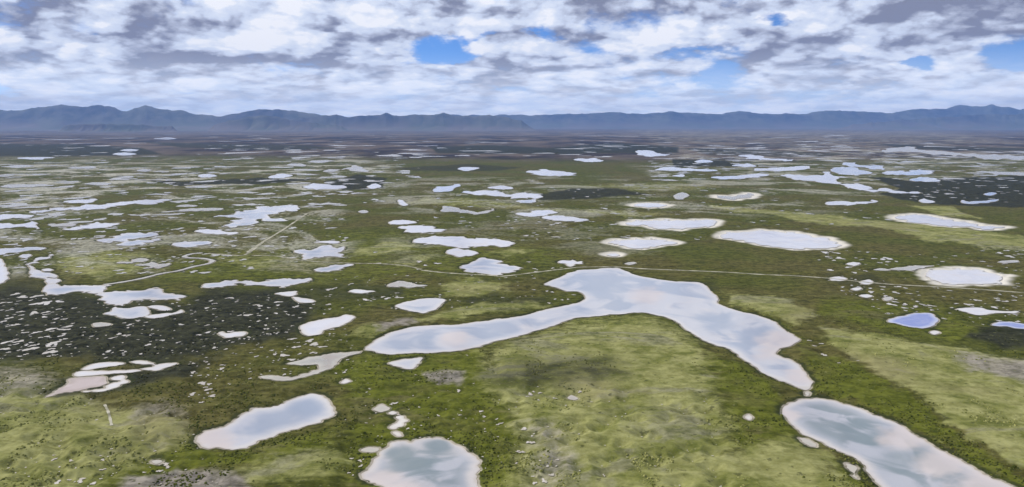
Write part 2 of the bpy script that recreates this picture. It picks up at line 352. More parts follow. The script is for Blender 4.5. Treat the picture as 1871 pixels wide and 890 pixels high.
 ('C3', S("1310,431 1340,419 1403,435 1350,443"), 'pond', 'salt', 'pond', "small white pool at the lower rim of the dark patch", None),
 ('C3', S("1540,425 1600,434 1700,424 1742,417 1722,433 1620,446 1560,441"), 'pond', 'lake', 'pond', "curved pool at the lower right rim of the dark patch", None),
 ('C3', S("1655,393 1700,384 1733,392 1690,401"), 'pond', 'lake', 'pond', "tiny pool in the right half of the dark patch", None),
 ('C3', S("0,402 50,384 82,410 30,421"), 'pond', 'mud', 'pond', "cream pool right of the dark strip beyond the centre", None),
 ('C3', S("230,400 290,405 360,402 400,386 428,395 370,416 280,419"), 'pond', 'mud', 'pond', "sagging cream pool behind the soft edged white ponds", None),
 ('C3', S("1100,165 1240,141 1300,146 1330,160 1480,166 1600,176 1980,192 1980,215 1750,207 1600,197 1450,186 1330,176 1220,168"), 'river', 'mud', 'river', "broad pale braided river bed on the far right plain", None),
 ('C2', S("1640,165 1700,159 1760,178 1822,182 1760,193 1690,189"), 'pond', 'salt', 'pond', None, far_l),
 ('C2', S("1765,255 1830,249 1880,256 1830,263"), 'pond', 'salt', 'pond', None, far_l),
 ('C2', S("0,262 60,262 130,240 222,270 180,279 100,263 0,276"), 'pond', 'mud', 'pond', None, far_l),
 ('C2', S("205,353 260,339 293,352 240,363"), 'pond', 'salt', 'pond', None, far_l),
 ('C2', S("690,259 730,249 803,255 740,269"), 'pond', 'salt', 'pond', None, far_l),
 ('C3', S("110,220 160,211 213,220 150,227"), 'pond', 'salt', 'pond', None, far_l),
 ('C3', S("310,241 400,231 445,245 380,248"), 'pond', 'salt', 'pond', None, far_l),
 ('C3', S("-10,296 50,289 45,301"), 'pond', 'salt', 'pond', None, far_l),
 ('C1', S("90,201 180,195 278,200 180,209"), 'pond', 'salt', 'pond', None, far_l),
 ('C1', S("0,245 120,238 180,244 90,252"), 'pond', 'mud', 'pond', None, far_l),
 ('C1', S("360,254 450,247 530,248 470,258"), 'pond', 'mud', 'pond', None, far_l),
 ('C1', S("600,180 680,172 740,180 660,187"), 'pond', 'salt', 'pond', None, far_l),
 ('C1', S("640,160 700,152 750,158 690,165"), 'pond', 'salt', 'pond', None, far_l),
 ('C1', S("820,98 880,91 940,98 880,104"), 'pond', 'salt', 'pond', None, far_l),
 ('C1', S("0,352 120,340 260,346 130,358"), 'pond', 'mud', 'pond', None, far_l),
 ('C1', S("450,340 520,331 600,338 530,346"), 'pond', 'mud', 'pond', None, far_l),
 ('C1', S("730,268 770,260 805,268 765,275"), 'pond', 'mud', 'pond', None, far_l),
 ('C1', S("990,358 1060,348 1140,353 1070,362"), 'pond', 'mud', 'pond', None, far_l),
 ('C1', S("860,490 1000,473 1160,468 1150,478 990,486"), 'pond', 'mud', 'pond', None, far_l),
 ('C1', S("940,458 1000,450 1045,457 990,463"), 'pond', 'mud', 'pond', None, far_l),
 ('C1', S("1530,238 1590,230 1650,240 1590,247"), 'pond', 'mud', 'pond', None, far_l),
 ('C1', S("1640,222 1720,212 1780,216 1710,226"), 'pond', 'mud', 'pond', None, far_l),
 ('C1', S("-40,690 120,683 283,684 200,694 -40,703"), 'pond', 'lake', 'pond', "low flat pond at the left edge below the slanting pools", None),
]
# the last row repeats the long flat pond already surveyed: drop it
W.pop()
FAR_LABEL = "thin pale pool of those on the far plain"

# streams and tracks: centre line, width in metres
LINES = [
 ('A1', S("740,312 850,297 1000,270 1150,233 1270,213 1380,183 1480,163 1512,140 1440,125 1350,121 1312,110 1370,92 1440,86"), 5.0, 'stream', 'mud', 'stream', "thin pale stream curling up from the ragged winding lake"),
 ('F', px_of('A2', S("1210,210 1400,230 1700,246")) + px_of('A3', S("0,252 250,222 420,202 560,188 830,188 1000,200 1300,212 1600,225")) + px_of('A4', S("0,240 240,250 490,268 650,285 800,300 1000,315 1300,330 1600,350 1871,370 2300,400")), 3.4, 'path', None, 'track', "long straight pale track passing behind the big lake to the right edge"),
 ('C1', S("1320,705 1400,652 1500,592 1570,545 1640,498"), 3.2, 'path', None, 'track', "diagonal pale dirt track right of the ragged forked pond"),
 ('A1', S("1871,10 1780,80 1720,105 1600,98 1480,90"), 3.6, 'path', None, 'track', "bent pale track meeting the head of the thin stream"),
 ('A2', S("0,105 180,110 320,135 480,150 700,160 930,165 1100,180 1210,205"), 2.6, 'path', None, 'track', "faint pale track below the jagged star shaped pond"),
 ('B1', S("745,290 770,340 785,395 795,440"), 1.3, 'path', None, 'path', "short faint footpath running down from the pink mud flat"),
 ('C3', S("560,370 700,378 820,392 960,398 1080,405"), 5.0, 'path', None, 'track', "pale track across the plain in front of the branching pool"),
]

# small puddles scattered in clusters: area (survey frame), count, size range, label
CLUSTERS = [
 (S("0,540 60,530 130,550 135,575 0,575"), 14, (6, 16), "pale puddle high in the left part of the bog"),
 (S("0,577 135,577 130,605 0,610"), 16, (6, 17), "pale puddle midway down the left part of the bog"),
 (S("0,612 125,608 90,648 40,655 0,660"), 16, (6, 17), "pale puddle low in the left part of the bog"),
 (S("230,575 420,540 500,550 480,610 330,640 200,620"), 16, (6, 16), "pale puddle in the middle of the bog"),
 (S("460,545 600,530 640,560 560,585 470,590"), 14, (6, 14), "pale puddle along the right fringe of the bog"),
 (S("590,525 730,520 740,545 600,560"), 12, (6, 13), "pale puddle left of the almond shaped pond"),
 (S("500,615 560,620 640,640 560,660 500,655"), 12, (6, 14), "cream puddle just above the hooked mud pool"),
 (S("350,670 410,672 412,735 352,738"), 14, (5, 11), "cream fleck left above the slanted lilac pond"),
 (S("655,735 765,730 780,800 670,805"), 14, (4, 9), "tiny white puddle above the round bottom pond"),
 (S("785,715 905,700 950,770 880,780 800,760"), 9, (4, 8), "pale fleck up right of the round bottom pond"),
 (S("935,775 965,780 1030,850 1000,885 945,880"), 16, (5, 10), "pale fleck on the grey patch of the rise"),
 (S("945,712 1065,715 1060,735 950,730"), 8, (5, 10), "cream fleck under the dark patch of the rise"),
 (S("960,478 1040,480 1055,500 980,505"), 8, (5, 10), "pale puddle by the big lake's upper bay"),
 (S("990,530 1055,535 1060,555 1000,560"), 9, (5, 10), "small puddle on the spit in the big lake"),
 (S("1500,460 1640,465 1640,500 1510,505"), 18, (6, 13), "small white puddle above the track at right"),
 (S("1560,515 1660,525 1740,570 1640,565"), 18, (6, 12), "small white puddle below the track at right"),
 (S("1740,545 1860,540 1871,570 1770,580"), 8, (6, 12), "pale puddle around the flat white pool at right"),
 (S("1780,460 1871,455 1871,490 1800,490"), 8, (6, 12), "pale puddle behind the pinkish lens pond"),
 (S("880,395 1090,400 1110,440 900,440"), 16, (6, 12), "pale fleck behind the long bar shaped pond"),
 (S("680,445 820,485 780,500 690,490"), 6, (5, 10), "pale fleck near the start of the track"),
 (S("60,830 200,840 180,885 40,880"), 10, (5, 11), "pale fleck in the lower left grass"),
 (S("235,830 330,835 330,870 250,870"), 5, (6, 11), "cream fleck left below the slanted pond"),
 (S("1450,600 1560,640 1620,700 1520,690"), 6, (5, 10), "pale fleck on rough grass right of the big lake"),
 (S("610,840 660,835 660,865 620,865"), 4, (5, 9), "cream fleck left of the round bottom pond"),
]
# uncountable specks of water far out on the plain: area, count, size range
SPECKS = [
 (S("0,295 300,290 700,280 800,300 700,370 300,400 0,420"), 480, (6, 38)),
 (S("1150,265 1500,262 1871,285 1871,330 1600,330 1200,330"), 360, (7, 34)),
 (S("1600,325 1871,325 1871,372 1650,365"), 60, (5, 16)),
 (S("0,420 640,390 640,470 400,500 0,500"), 220, (5, 17)),
 (S("800,330 1300,330 1700,400 1300,440 900,440 700,420"), 200, (5, 14)),
 (S("0,530 330,550 560,530 560,600 330,650 0,660"), 260, (3, 8)),
 (S("460,600 640,600 660,680 480,690 340,740 340,660"), 130, (3, 7)),
 (S("620,660 900,640 960,760 930,890 640,880"), 120, (2, 5)),
 (S("1480,455 1871,455 1871,600 1650,590 1500,520"), 160, (3, 8)),
 (S("560,500 1000,500 960,560 560,570"), 90, (3, 7)),
 (S("0,690 360,760 460,890 0,890"), 90, (2, 5)),
 (S("940,700 1300,720 1330,890 940,890"), 70, (2, 5)),
 (S("0,245 1871,245 1871,285 0,290"), 260, (10, 50)),
]

# ground cover and painted cloud shadow zones: area (survey frame), softness px, strength
Z = {k: [] for k in ('pale', 'lush', 'dark', 'bare', 'streak', 'heath')}


def zone(kind, soft, amt, txt):
    Z[kind].append((S(txt), soft, amt))


zone('pale', 30, 1.0, "890,640 1000,603 1100,584 1180,582 1235,602 1275,640 1300,690 1312,740 1330,790 1342,835 1400,815 1470,800 1520,850 1545,900 1545,960 930,960 940,860 945,800 935,760 900,720 880,690")
zone('pale', 9, 1.0, "1494,600 1583,612 1647,625 1750,640 1871,665 2100,700 2100,960 1960,900 1871,862 1827,839 1776,809 1724,768 1686,729 1609,690 1550,650 1505,618")
zone('pale', 8, .95, "1325,535 1391,543 1442,553 1490,580 1455,594 1417,580 1380,566 1335,560")
zone('pale', 4, 1.0, "1290,374 1390,381 1450,389 1530,396 1640,407 1750,417 1871,434 2100,465 2100,485 1900,464 1800,452 1690,440 1640,426 1600,416 1500,412 1440,401 1380,389 1290,380")
zone('pale', 3, .9, "1660,377 1740,378 1760,390 1800,402 1720,396")
zone('pale', 22, .85, "-300,690 0,690 80,700 200,740 320,762 350,790 300,830 200,880 150,960 -300,960")
zone('pale', 5, .9, "640,465 700,443 760,446 740,460 680,468")
zone('pale', 6, .6, "710,478 750,462 800,465 780,480 720,490")
zone('pale', 4, .8, "890,462 940,455 985,460 930,472")
zone('pale', 6, .9, "805,535 810,518 860,510 930,520 920,536 850,543")
zone('pale', 12, .75, "100,475 180,457 260,462 290,480 250,500 180,513 110,500")
zone('pale', 7, .75, "700,598 790,576 880,556 960,550 1000,560 900,575 780,590")
zone('pale', 8, .7, "620,612 680,590 720,596 680,618")
zone('pale', 16, .7, "540,830 600,820 650,850 580,880 440,900 440,860")
zone('pale', 4, .6, "720,372 780,360 880,365 1000,380 1150,385 1250,392 1150,396 900,380 800,376")
zone('pale', 5, .5, "1000,340 1240,330 1330,340 1250,352 1130,350")
zone('pale', 12, .5, "390,470 520,465 640,478 620,500 440,498")
zone('lush', 22, 1.0, "600,660 880,640 900,700 960,760 930,960 660,960 620,860 650,760")
zone('lush', 10, 1.0, "1280,645 1370,670 1420,720 1440,780 1530,850 1600,900 1540,900 1480,800 1350,830 1320,740")
zone('lush', 10, 1.0, "1480,640 1560,660 1680,740 1770,820 1871,880 1871,920 1700,800 1560,730 1490,720")
zone('lush', 16, .9, "200,820 330,790 400,825 520,810 620,780 600,830 460,850 330,860 220,960 150,900")
zone('lush', 12, .7, "1500,545 1700,560 1800,600 1760,630 1600,612 1480,580")
zone('lush', 14, .6, "640,660 700,640 900,630 880,660 700,690")
zone('lush', 14, .55, "100,480 300,470 500,440 640,420 900,430 1100,470 900,500 640,520 300,520")
zone('lush', 10, .6, "1320,560 1420,580 1500,640 1480,700 1440,610")
zone('dark', 20, .95, "-200,528 60,522 130,536 200,550 340,555 380,528 460,532 540,525 565,545 585,562 556,598 540,620 480,625 420,640 330,662 250,672 150,655 60,662 -200,675")
zone('dark', 8, .5, "-200,500 60,505 160,530 60,560 -200,560")
zone('dark', 14, .75, "210,680 330,660 430,640 350,690 250,715 90,735 60,720 130,690")
zone('dark', 3, 1.0, "1590,322 1670,330 1760,325 1871,320 2100,318 2100,385 1900,382 1800,378 1700,372 1640,364 1600,356 1640,345")  # darker patch of ground at the right edge
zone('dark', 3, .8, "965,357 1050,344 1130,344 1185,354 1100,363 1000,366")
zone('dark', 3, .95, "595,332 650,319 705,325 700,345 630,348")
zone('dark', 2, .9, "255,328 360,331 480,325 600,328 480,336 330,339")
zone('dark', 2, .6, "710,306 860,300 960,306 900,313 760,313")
zone('dark', 3, .9, "-200,262 120,263 260,270 300,282 100,286 -200,286")  # far left band: cloud shadow painted into the ground colour
zone('dark', 2, .7, "250,258 400,262 560,265 640,272 500,275 330,270")  # thin far band, painted cloud shadow
zone('dark', 3, .9, "780,268 900,264 1000,270 1130,261 1240,268 1240,279 1000,282 800,280")  # cloud shadow across the far centre, put into the colour
zone('dark', 2, .8, "1225,290 1330,293 1355,304 1225,306")  # small far cloud shadow, painted on
zone('dark', 2, .6, "1240,270 1400,274 1560,280 1500,289 1300,284")  # painted cloud shadow right of centre
zone('dark', 2, .6, "1600,262 1750,266 1871,270 2100,270 2100,278 1750,276 1650,272")  # far right cloud shadow painted as dark ground
zone('lush', 26, .8, "885,700 960,690 1160,690 1170,740 1000,762 920,750")
zone('dark', 34, .62, "880,674 960,652 1080,642 1160,660 1158,696 1080,710 980,718 890,710")
zone('dark', 9, .75, "1780,602 1830,592 2000,592 2000,645 1830,640 1765,622")
zone('dark', 8, .55, "800,545 930,538 1000,545 1010,556 940,562 850,560")
zone('dark', 5, .5, "980,470 1100,500 1310,515 1330,540 1260,520 1100,492")
zone('dark', 6, .5, "1490,500 1600,500 1640,525 1560,530")
zone('dark', 6, .5, "470,540 560,520 740,520 740,545 560,560 480,600")
zone('bare', 9, .9, "75,725 115,705 130,688 180,688 195,700 165,712 115,720")
zone('bare', 30, .58, "950,775 1020,770 1060,800 1070,840 1040,900 1030,960 960,960 960,840")
zone('bare', 16, .8, "1740,648 1871,662 2000,690 2000,720 1850,700 1770,680")
zone('bare', 16, .9, "225,880 320,858 440,872 465,900 460,960 225,960")
zone('bare', 8, .8, "775,680 850,682 842,705 780,700")
zone('bare', 7, .8, "685,590 760,580 775,590 690,605")
zone('bare', 30, .55, "-200,665 60,668 150,690 60,730 -200,740")
zone('bare', 14, .45, "220,740 330,735 360,770 240,775")
zone('bare', 4, .42, "-900,228 2800,228 2800,247 1500,252 900,250 -900,248")
zone('streak', 6, .55, "1150,236 1700,238 1871,262 1600,268 1200,262")
zone('bare', 6, .4, "540,455 640,470 620,500 480,500")
zone('streak', 16, .9, "-200,288 200,292 420,300 640,285 720,300 700,345 640,360 400,372 -200,400")
zone('streak', 10, .7, "1200,270 1500,262 1700,272 2000,270 2000,312 1600,312 1250,310")
zone('streak', 12, .55, "-200,400 600,370 660,400 640,470 300,500 -200,510")
zone('streak', 10, .45, "680,330 1000,320 1400,340 1600,380 1300,400 900,400 700,390")
zone('streak', 12, .22, "700,400 1100,395 1250,420 1200,470 700,470")
zone('streak', 8, .55, "1150,300 1500,300 1871,300 1871,330 1600,360 1300,365")
zone('heath', 14, 1.0, "-900,215 2800,215 2800,270 1871,285 1400,295 900,292 400,285 -900,285")


def lattice(ix, iy, seed):
    h = (ix.astype(np.int64) * 374761393 + iy.astype(np.int64) * 668265263 + seed * 974634777) & 0x7fffffff
    h = ((h ^ (h >> 13)) * 1274126177) & 0x7fffffff
    return ((h ^ (h >> 16)) & 0xffff) / 65535.0


def vnoise(x, y, seed):
    ix, iy = np.floor(x), np.floor(y)
    fx, fy = x - ix, y - iy
    fx, fy = fx * fx * (3 - 2 * fx), fy * fy * (3 - 2 * fy)
    a = lattice(ix, iy, seed)
    b = lattice(ix + 1, iy, seed)
    c = lattice(ix, iy + 1, seed)
    e = lattice(ix + 1, iy + 1, seed)
    return (a + (b - a) * fx) * (1 - fy) + (c + (e - c) * fx) * fy


def sstep(a, b, x):
    t = np.clip((x - a) / (b - a), 0, 1)
    return t * t * (3 - 2 * t)


# ------------------------------------------------------------------ outlines to world polygons
def smooth_closed(pts, per=4):
    p = np.array(pts)
    n = len(p)
    out = []
    for i in range(n):
        a, b, c, e = p[i - 1], p[i], p[(i + 1) % n], p[(i + 2) % n]
        for k in range(per):
            t = k / per
            out.append(.5 * ((2 * b) + (c - a) * t + (2 * a - 5 * b + 4 * c - e) * t * t + (3 * b - a - 3 * c + e) * t ** 3))
    return np.array(out)


def smooth_open(pts, per=6):
    p = np.array([2 * np.array(pts[0]) - np.array(pts[1])] + [np.array(q_) for q_ in pts] + [2 * np.array(pts[-1]) - np.array(pts[-2])])
    out = []
    for i in range(1, len(p) - 2):
        a, b, c, e = p[i - 1], p[i], p[i + 1], p[i + 2]
        for k in range(per):
            t = k / per
            out.append(.5 * ((2 * b) + (c - a) * t + (2 * a - 5 * b + 4 * c - e) * t * t + (3 * b - a - 3 * c + e) * t ** 3))
    out.append(p[-2])
    return np.array(out)


def to_ground(P2):
    return np.array([ground_at(x, y) for x, y in P2])


def shoreline(pts, jitter):
    P2 = smooth_closed(pts, 8)
    seg = np.linalg.norm((np.roll(P2, -1, 0) - P2) * np.array([1, 1.6]), axis=1)
    cum = np.concatenate([[0], np.cumsum(seg)])
    n = int(np.clip(cum[-1] / 2.2, 34, 800))
    t = np.linspace(0, cum[-1], n, endpoint=False)
    Q = np.concatenate([P2, P2[:1]])
    P2 = np.stack([np.interp(t, cum, Q[:, 0]), np.interp(t, cum, Q[:, 1])], 1)
    if P2[:, 1].mean() < 545:
        # distant pools: ragged tongues drawn out along the shore
        size = np.clip((P2[:, 0].max() - P2[:, 0].min()) / 70.0, .25, 1.3)
        hgt = np.clip((P2[:, 1].max() - P2[:, 1].min()) / 14.0, .35, 1.2)
        sd0 = pts[0][1] % 89
        fx = sum(a * (vnoise(t / lam, t * 0 + sd0, int(lam) + 40) - .5) * 2 for lam, a in ((19, 1.0), (8, .9), (4.5, .6)))
        fy = sum(a * (vnoise(t / lam, t * 0 + sd0, int(lam) + 80) - .5) * 2 for lam, a in ((23, .9), (9, .8), (4.5, .5)))
        fd = np.clip(np.minimum(t, cum[-1] - t) / 10.0, 0, 1)
        P2 = P2 + np.stack([fx * fd * 7.0 * size, fy * fd * 1.7 * hgt], 1)
    G = to_ground(P2)
    tang = np.roll(G, -1, 0) - np.roll(G, 1, 0)
    nrm = np.stack([tang[:, 1], -tang[:, 0]], 1)
    nrm /= np.maximum(np.linalg.norm(nrm, axis=1, keepdims=True), 1e-6)
    dist = np.linalg.norm(G, axis=1)
    w1 = np.zeros(n)
    lams = ((46, .5), (21, .6), (11, .6), (6.5, .5))
    if cum[-1] < 170:
        lams = ((cum[-1] * .17, 1.0), (cum[-1] * .09, .9), (5.0, .5))
        jitter = min(jitter, .04 * cum[-1]) if P2[:, 1].mean() >= 545 else jitter
    for lam, a in lams:
        w1 += a * (vnoise(t / lam, t * 0 + len(pts) + pts[0][0] % 97, int(lam * 3)) - .5) * 2
    # fade the noise where the loop closes
    fade = np.clip(np.minimum(t, cum[-1] - t) / 12.0, 0, 1)
    thin = np.clip((P2[:, 1].max() - P2[:, 1].min()) / 18.0, .3, 1.0)
    return G + nrm * (jitter * thin * fade * w1 * dist / FPX)[:, None]


def in_poly(P2, x, y):
    r = np.zeros(x.shape, bool)
    xa, ya = P2[-1]
    for xb, yb in P2:
        c = ((yb > y) != (ya > y))
        with np.errstate(divide='ignore', invalid='ignore'):
            r ^= c & (x < (xa - xb) * (y - yb) / (ya - yb + 1e-12) + xb)
        xa, ya = xb, yb
    return r


def edge_dist(P2, x, y, closed=True):
    best = np.full(x.shape, 1e18)
    n = len(P2)
    for i in range(n if closed else n - 1):
        ax, ay = P2[i]
        bx, by = P2[(i + 1) % n]
        ex, ey = bx - ax, by - ay
        L = ex * ex + ey * ey + 1e-12
        t = np.clip(((x - ax) * ex + (y - ay) * ey) / L, 0, 1)
        dd = (x - ax - t * ex) ** 2 + (y - ay - t * ey) ** 2
        np.minimum(best, dd, out=best)
    return np.sqrt(best)


waters = []          # dict(poly, name, kind, cat, label, group)
for fr, pts, name, kind, cat, label, group in W:
    P2 = px_of(fr, pts)
    my = sum(p[1] for p in P2) / len(P2)
    big = len(P2) > 20
    jit = 4.6 if my > 545 else .8
    waters.append(dict(poly=shoreline(P2, jit), name=name, kind=kind, cat=cat, label=label or FAR_LABEL, group=group))


def ribbon(fr, pts, width, taper=False):
    C = to_ground(smooth_open(px_of(fr, pts)))
    t = np.gradient(C, axis=0)
    nrm = np.stack([t[:, 1], -t[:, 0]], 1)
    nrm /= np.maximum(np.linalg.norm(nrm, axis=1, keepdims=True), 1e-6)
    dist = np.linalg.norm(C, axis=1)
    wv = width * (1 + .25 * np.array([math.sin(i * 1.7) * math.sin(i * .61 + 1) for i in range(len(C))])) / 2
    return np.concatenate([C + nrm * wv[:, None], (C - nrm * wv[:, None])[::-1]]), C


paths = []
for fr, pts, width, name, kind, cat, label in LINES:
    poly, C = ribbon(fr, pts, width)
    if kind:
        waters.append(dict(poly=poly, name=name, kind=kind, cat=cat, label=label, group=None))
    else:
        paths.append(dict(poly=poly, line=C, width=width, name=name, cat=cat, label=label))


def rand_in(area, n):
    A = np.array(area)
    lo, hi = A.min(0), A.max(0)
    out = []
    while len(out) < n:
        p = rng.uniform(lo, hi)
        if in_poly(A, np.array([p[0]]), np.array([p[1]]))[0]:
            out.append(p)
    return out


def puddle_poly(px, py, wpx, n=16):
    gx, gy = ground_at(px, py)
    r = wpx / 2 * math.hypot(gx, gy) / FPX
    e = rng.uniform(.55, 1.5)
    rot = rng.normal(0, .5)
    th = np.linspace(0, 2 * np.pi, n, endpoint=False)
    rr = r * np.clip(1 + .34 * np.cos(2 * th + rng.uniform(0, 6)) + .26 * np.cos(3 * th + rng.uniform(0, 6)) + .16 * np.cos(5 * th + rng.uniform(0, 6)) + rng.normal(0, .1, n), .25, 2)
    x, y = rr * np.cos(th), rr * np.sin(th) * e
    return np.stack([gx + x * math.cos(rot) - y * math.sin(rot), gy + x * math.sin(rot) + y * math.cos(rot)], 1)


big_polys = [wt['poly'] for wt in waters]


def clear_of_ponds(poly):
    c = poly.mean(0)
    r = np.abs(poly - c).max()
    for bp in big_polys:
        if bp[:, 0].min() - r < c[0] < bp[:, 0].max() + r and bp[:, 1].min() - r < c[1] < bp[:, 1].max() + r:
            if in_poly(bp, poly[:, 0], poly[:, 1]).any() or edge_dist(bp, c[:1], c[1:])[0] < r * .8:
                return False
    return True


puddles = []
for area, n, (a, b), label in CLUSTERS:
    for px, py in rand_in(area, n):
        poly = puddle_poly(px, py, 1.05 * (a + (b - a) * rng.random() ** 2.2))
        if clear_of_ponds(poly):
            puddles.append(dict(poly=poly, name='puddle', kind='salt' if 'cream' not in label and rng.random() < .35 else 'mud', cat='puddle',
                                label=label, group=label.replace('small ', '', 1).replace('puddle', 'puddles').replace('fleck', 'flecks')))
ORD = ("leftmost second third fourth fifth sixth seventh eighth ninth tenth eleventh twelfth thirteenth fourteenth fifteenth sixteenth seventeenth "
       "eighteenth nineteenth twentieth twenty-first twenty-second twenty-third twenty-fourth").split()


def order_labels(items, tail):
    by = {}
    for it in items:
        by.setdefault(it['label'], []).append(it)
    for lab, its in by.items():
        its.sort(key=lambda it: it['poly'][:, 0].mean() / it['poly'][:, 1].mean())
        for k, it in enumerate(its):
            it['label'] = lab + (f", {ORD[k]} from the left" if k else ", the leftmost")


order_labels(puddles, '')
order_labels([wt for wt in waters if wt['group']], '')
specks = []
for area, n, (a, b) in SPECKS:
    for px, py in rand_in(area, n):
        poly = puddle_poly(px, py, a + (b - a) * rng.random() ** 2.5, 9)
        if clear_of_ponds(poly):
            specks.append(poly)

# ------------------------------------------------------------------ ground sheet
cols = np.concatenate([[-26000, -9000, -4000, -2200, -1300, -900, -600], np.arange(-360, 2232, 2.2), [2500, 2800, 3200, 4100, 6000, 11000, 28000]])
rows = np.concatenate([[233.3], np.arange(234.0, 330, .85), np.arange(330, 960, 1.2), np.arange(960, 1300, 12)])
nx = len(cols)
v = (CY - rows) / FPX
cP, sP = math.cos(PITCH), math.sin(PITCH)
tt = CAM_H / (sP - v * cP)
Yr = tt * (cP + v * sP)
X = tt[:, None] * (cols[None, :] - CX) / FPX
Yg = np.repeat(Yr[:, None], nx, 1)
near = [60.0, 0.0, -200.0, -2000.0, -10000.0, -27000.0]
widths = [130.0, 130.0, 200.0, 2000.0, 10000.0, 20000.0]
X = np.concatenate([X] + [wd * (cols[None, :] - CX) / FPX for wd in widths])
Yg = np.concatenate([Yg] + [np.full((1, nx), y_) for y_ in near])
LIM = 28000.0
X = np.clip(X, -LIM, LIM)
# columns pushed onto the limit stay in order
for j in range(7):
    X[:, j] = np.where(X[:, j] <= -LIM, -LIM - (6 - j) * 1.0, X[:, j])
    X[:, nx - 1 - j] = np.where(X[:, nx - 1 - j] >= LIM, LIM + (6 - j) * 1.0, X[:, nx - 1 - j])
NR = Yg.shape[0]
rows_full = np.concatenate([rows, np.full(len(near), 2000.0)])
CELL = np.abs(np.gradient(Yg[:, 0]))
CELL[len(rows):] = 50


# survey-frame coordinates of each ground point, for reading the zones
PXG = np.repeat(cols[None, :], NR, 0)
PYG = np.repeat(rows_full[:, None], nx, 1)
masks = {k: np.zeros((NR, nx), np.float32) for k in Z}
warpx = (vnoise(PXG / 26, PYG / 13, 1) - .5) * 22 + (vnoise(PXG / 9, PYG / 5, 2) - .5) * 9
warpy = (vnoise(PXG / 30, PYG / 12, 3) - .5) * 9 + (vnoise(PXG / 9, PYG / 5, 4) - .5) * 4
persp = np.clip((PYG - 226) / 330, .06, 1.0)
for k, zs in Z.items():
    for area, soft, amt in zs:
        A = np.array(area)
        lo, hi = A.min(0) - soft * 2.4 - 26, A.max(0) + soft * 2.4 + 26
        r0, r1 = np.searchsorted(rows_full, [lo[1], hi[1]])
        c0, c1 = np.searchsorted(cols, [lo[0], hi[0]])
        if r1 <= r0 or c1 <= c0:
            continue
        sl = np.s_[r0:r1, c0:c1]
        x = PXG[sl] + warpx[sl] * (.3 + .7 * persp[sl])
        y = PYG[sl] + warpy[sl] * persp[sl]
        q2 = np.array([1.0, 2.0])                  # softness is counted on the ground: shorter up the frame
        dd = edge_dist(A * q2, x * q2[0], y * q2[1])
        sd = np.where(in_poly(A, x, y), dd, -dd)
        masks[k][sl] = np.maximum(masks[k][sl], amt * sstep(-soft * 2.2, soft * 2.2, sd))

shore = np.full((NR, nx), 60.0, np.float32)


def stamp(poly, field, margin, line=None):
    lo, hi = poly.min(0), poly.max(0)
    r1 = np.searchsorted(-Yg[:len(rows), 0], -(lo[1] - margin)) + 1
    r0 = np.searchsorted(-Yg[:len(rows), 0], -(hi[1] + margin)) - 1
    r0 = max(r0, 0)
    r1 = min(r1, len(rows))
    if r1 <= r0:
        return
    near_y, far_y = Yg[r1 - 1, 0], Yg[r0, 0]
    us = [(lo[0] - margin) / near_y, (lo[0] - margin) / far_y, (hi[0] + margin) / near_y, (hi[0] + margin) / far_y]
    kx = 1.0 / (tt[r0:r1] / Yr[r0:r1] / FPX)
    c_lo = min(min(us) * kx.min(), min(us) * kx.max()) + CX
    c_hi = max(max(us) * kx.min(), max(us) * kx.max()) + CX
    c0, c1 = np.searchsorted(cols, [c_lo, c_hi])
    c0, c1 = max(c0 - 1, 0), min(c1 + 1, nx)
    sl = np.s_[r0:r1, c0:c1]
    x, y = X[sl], Yg[sl]
    # only points within the margin of the box
    k = (x > lo[0] - margin) & (x < hi[0] + margin) & (y > lo[1] - margin) & (y < hi[1] + margin)
    if not k.any():
        return
    xs, ys = x[k], y[k]
    if line is None:
        dd = edge_dist(poly, xs, ys)
        dd = np.where(in_poly(poly, xs, ys), -dd, dd)
    else:
        dd = edge_dist(line, xs, ys, False)
    f = field[sl]
    f[k] = np.minimum(f[k], dd)


small = np.full((NR, nx), 60.0, np.float32)
for wt in waters:
    dist = np.linalg.norm(wt['poly'].mean(0))
    stamp(wt['poly'], shore, 14 + dist * .012 + dist ** 2 * 1.2e-5)
for pd in puddles:
    dist = np.linalg.norm(pd['poly'].mean(0))
    stamp(pd['poly'], small, 2 + dist * .006 + dist ** 2 * 1.4e-5)
for sp in specks:
    dist = np.linalg.norm(sp.mean(0))
    stamp(sp, small, 3 + dist * .006 + dist ** 2 * 1.4e-5)
track = np.full((NR, nx), 60.0, np.float32)
for pt in paths:
    stamp(pt['poly'], track, 40.0, pt['line'])

cell = CELL[:, None]
ter = .25 + .7 * masks['pale'] * (Yg < 2500) + .8 * vnoise(X / 160, Yg / 160, 11)
for L, amp in ((45, .6), (17, .45), (6.5, .42), (2.6, .26)):
    ter = ter + amp * np.clip(L / (2.2 * cell) - .6, 0, 1) * vnoise(X / L, Yg / L, int(L * 10))
for fld, bank in ((shore, 1.0), (small, 0.0)):
    de = fld - np.maximum(cell * (.8 if bank else 1.5), .12)
    prof = np.where(de < 0, np.maximum(-.55, de * .3), np.minimum(de * .22, .5)) if bank else np.where(de < 0, np.maximum(-.3, de), np.minimum(de * .3, .4))
    blend = sstep(0, (14 if bank else 4) + 2 * cell, de)
    ter = np.where(de < 0, np.minimum(prof, ter), np.minimum(prof, ter) * (1 - blend) + ter * blend)
dt = track - cell
ter = np.where(track < 60, ter * sstep(1.5, 16, dt), ter)
ter = np.where((track < 60) & (dt < 4), np.minimum(ter, .0), ter)
ter[len(rows):] = 0.2

verts = np.stack([X, Yg, ter], -1).reshape(-1, 3).astype(np.float32)
idx = np.arange(NR * nx).reshape(NR, nx)
quads = np.stack([idx[:-1, :-1], idx[1:, :-1], idx[1:, 1:], idx[:-1, 1:]], -1).reshape(-1, 4)


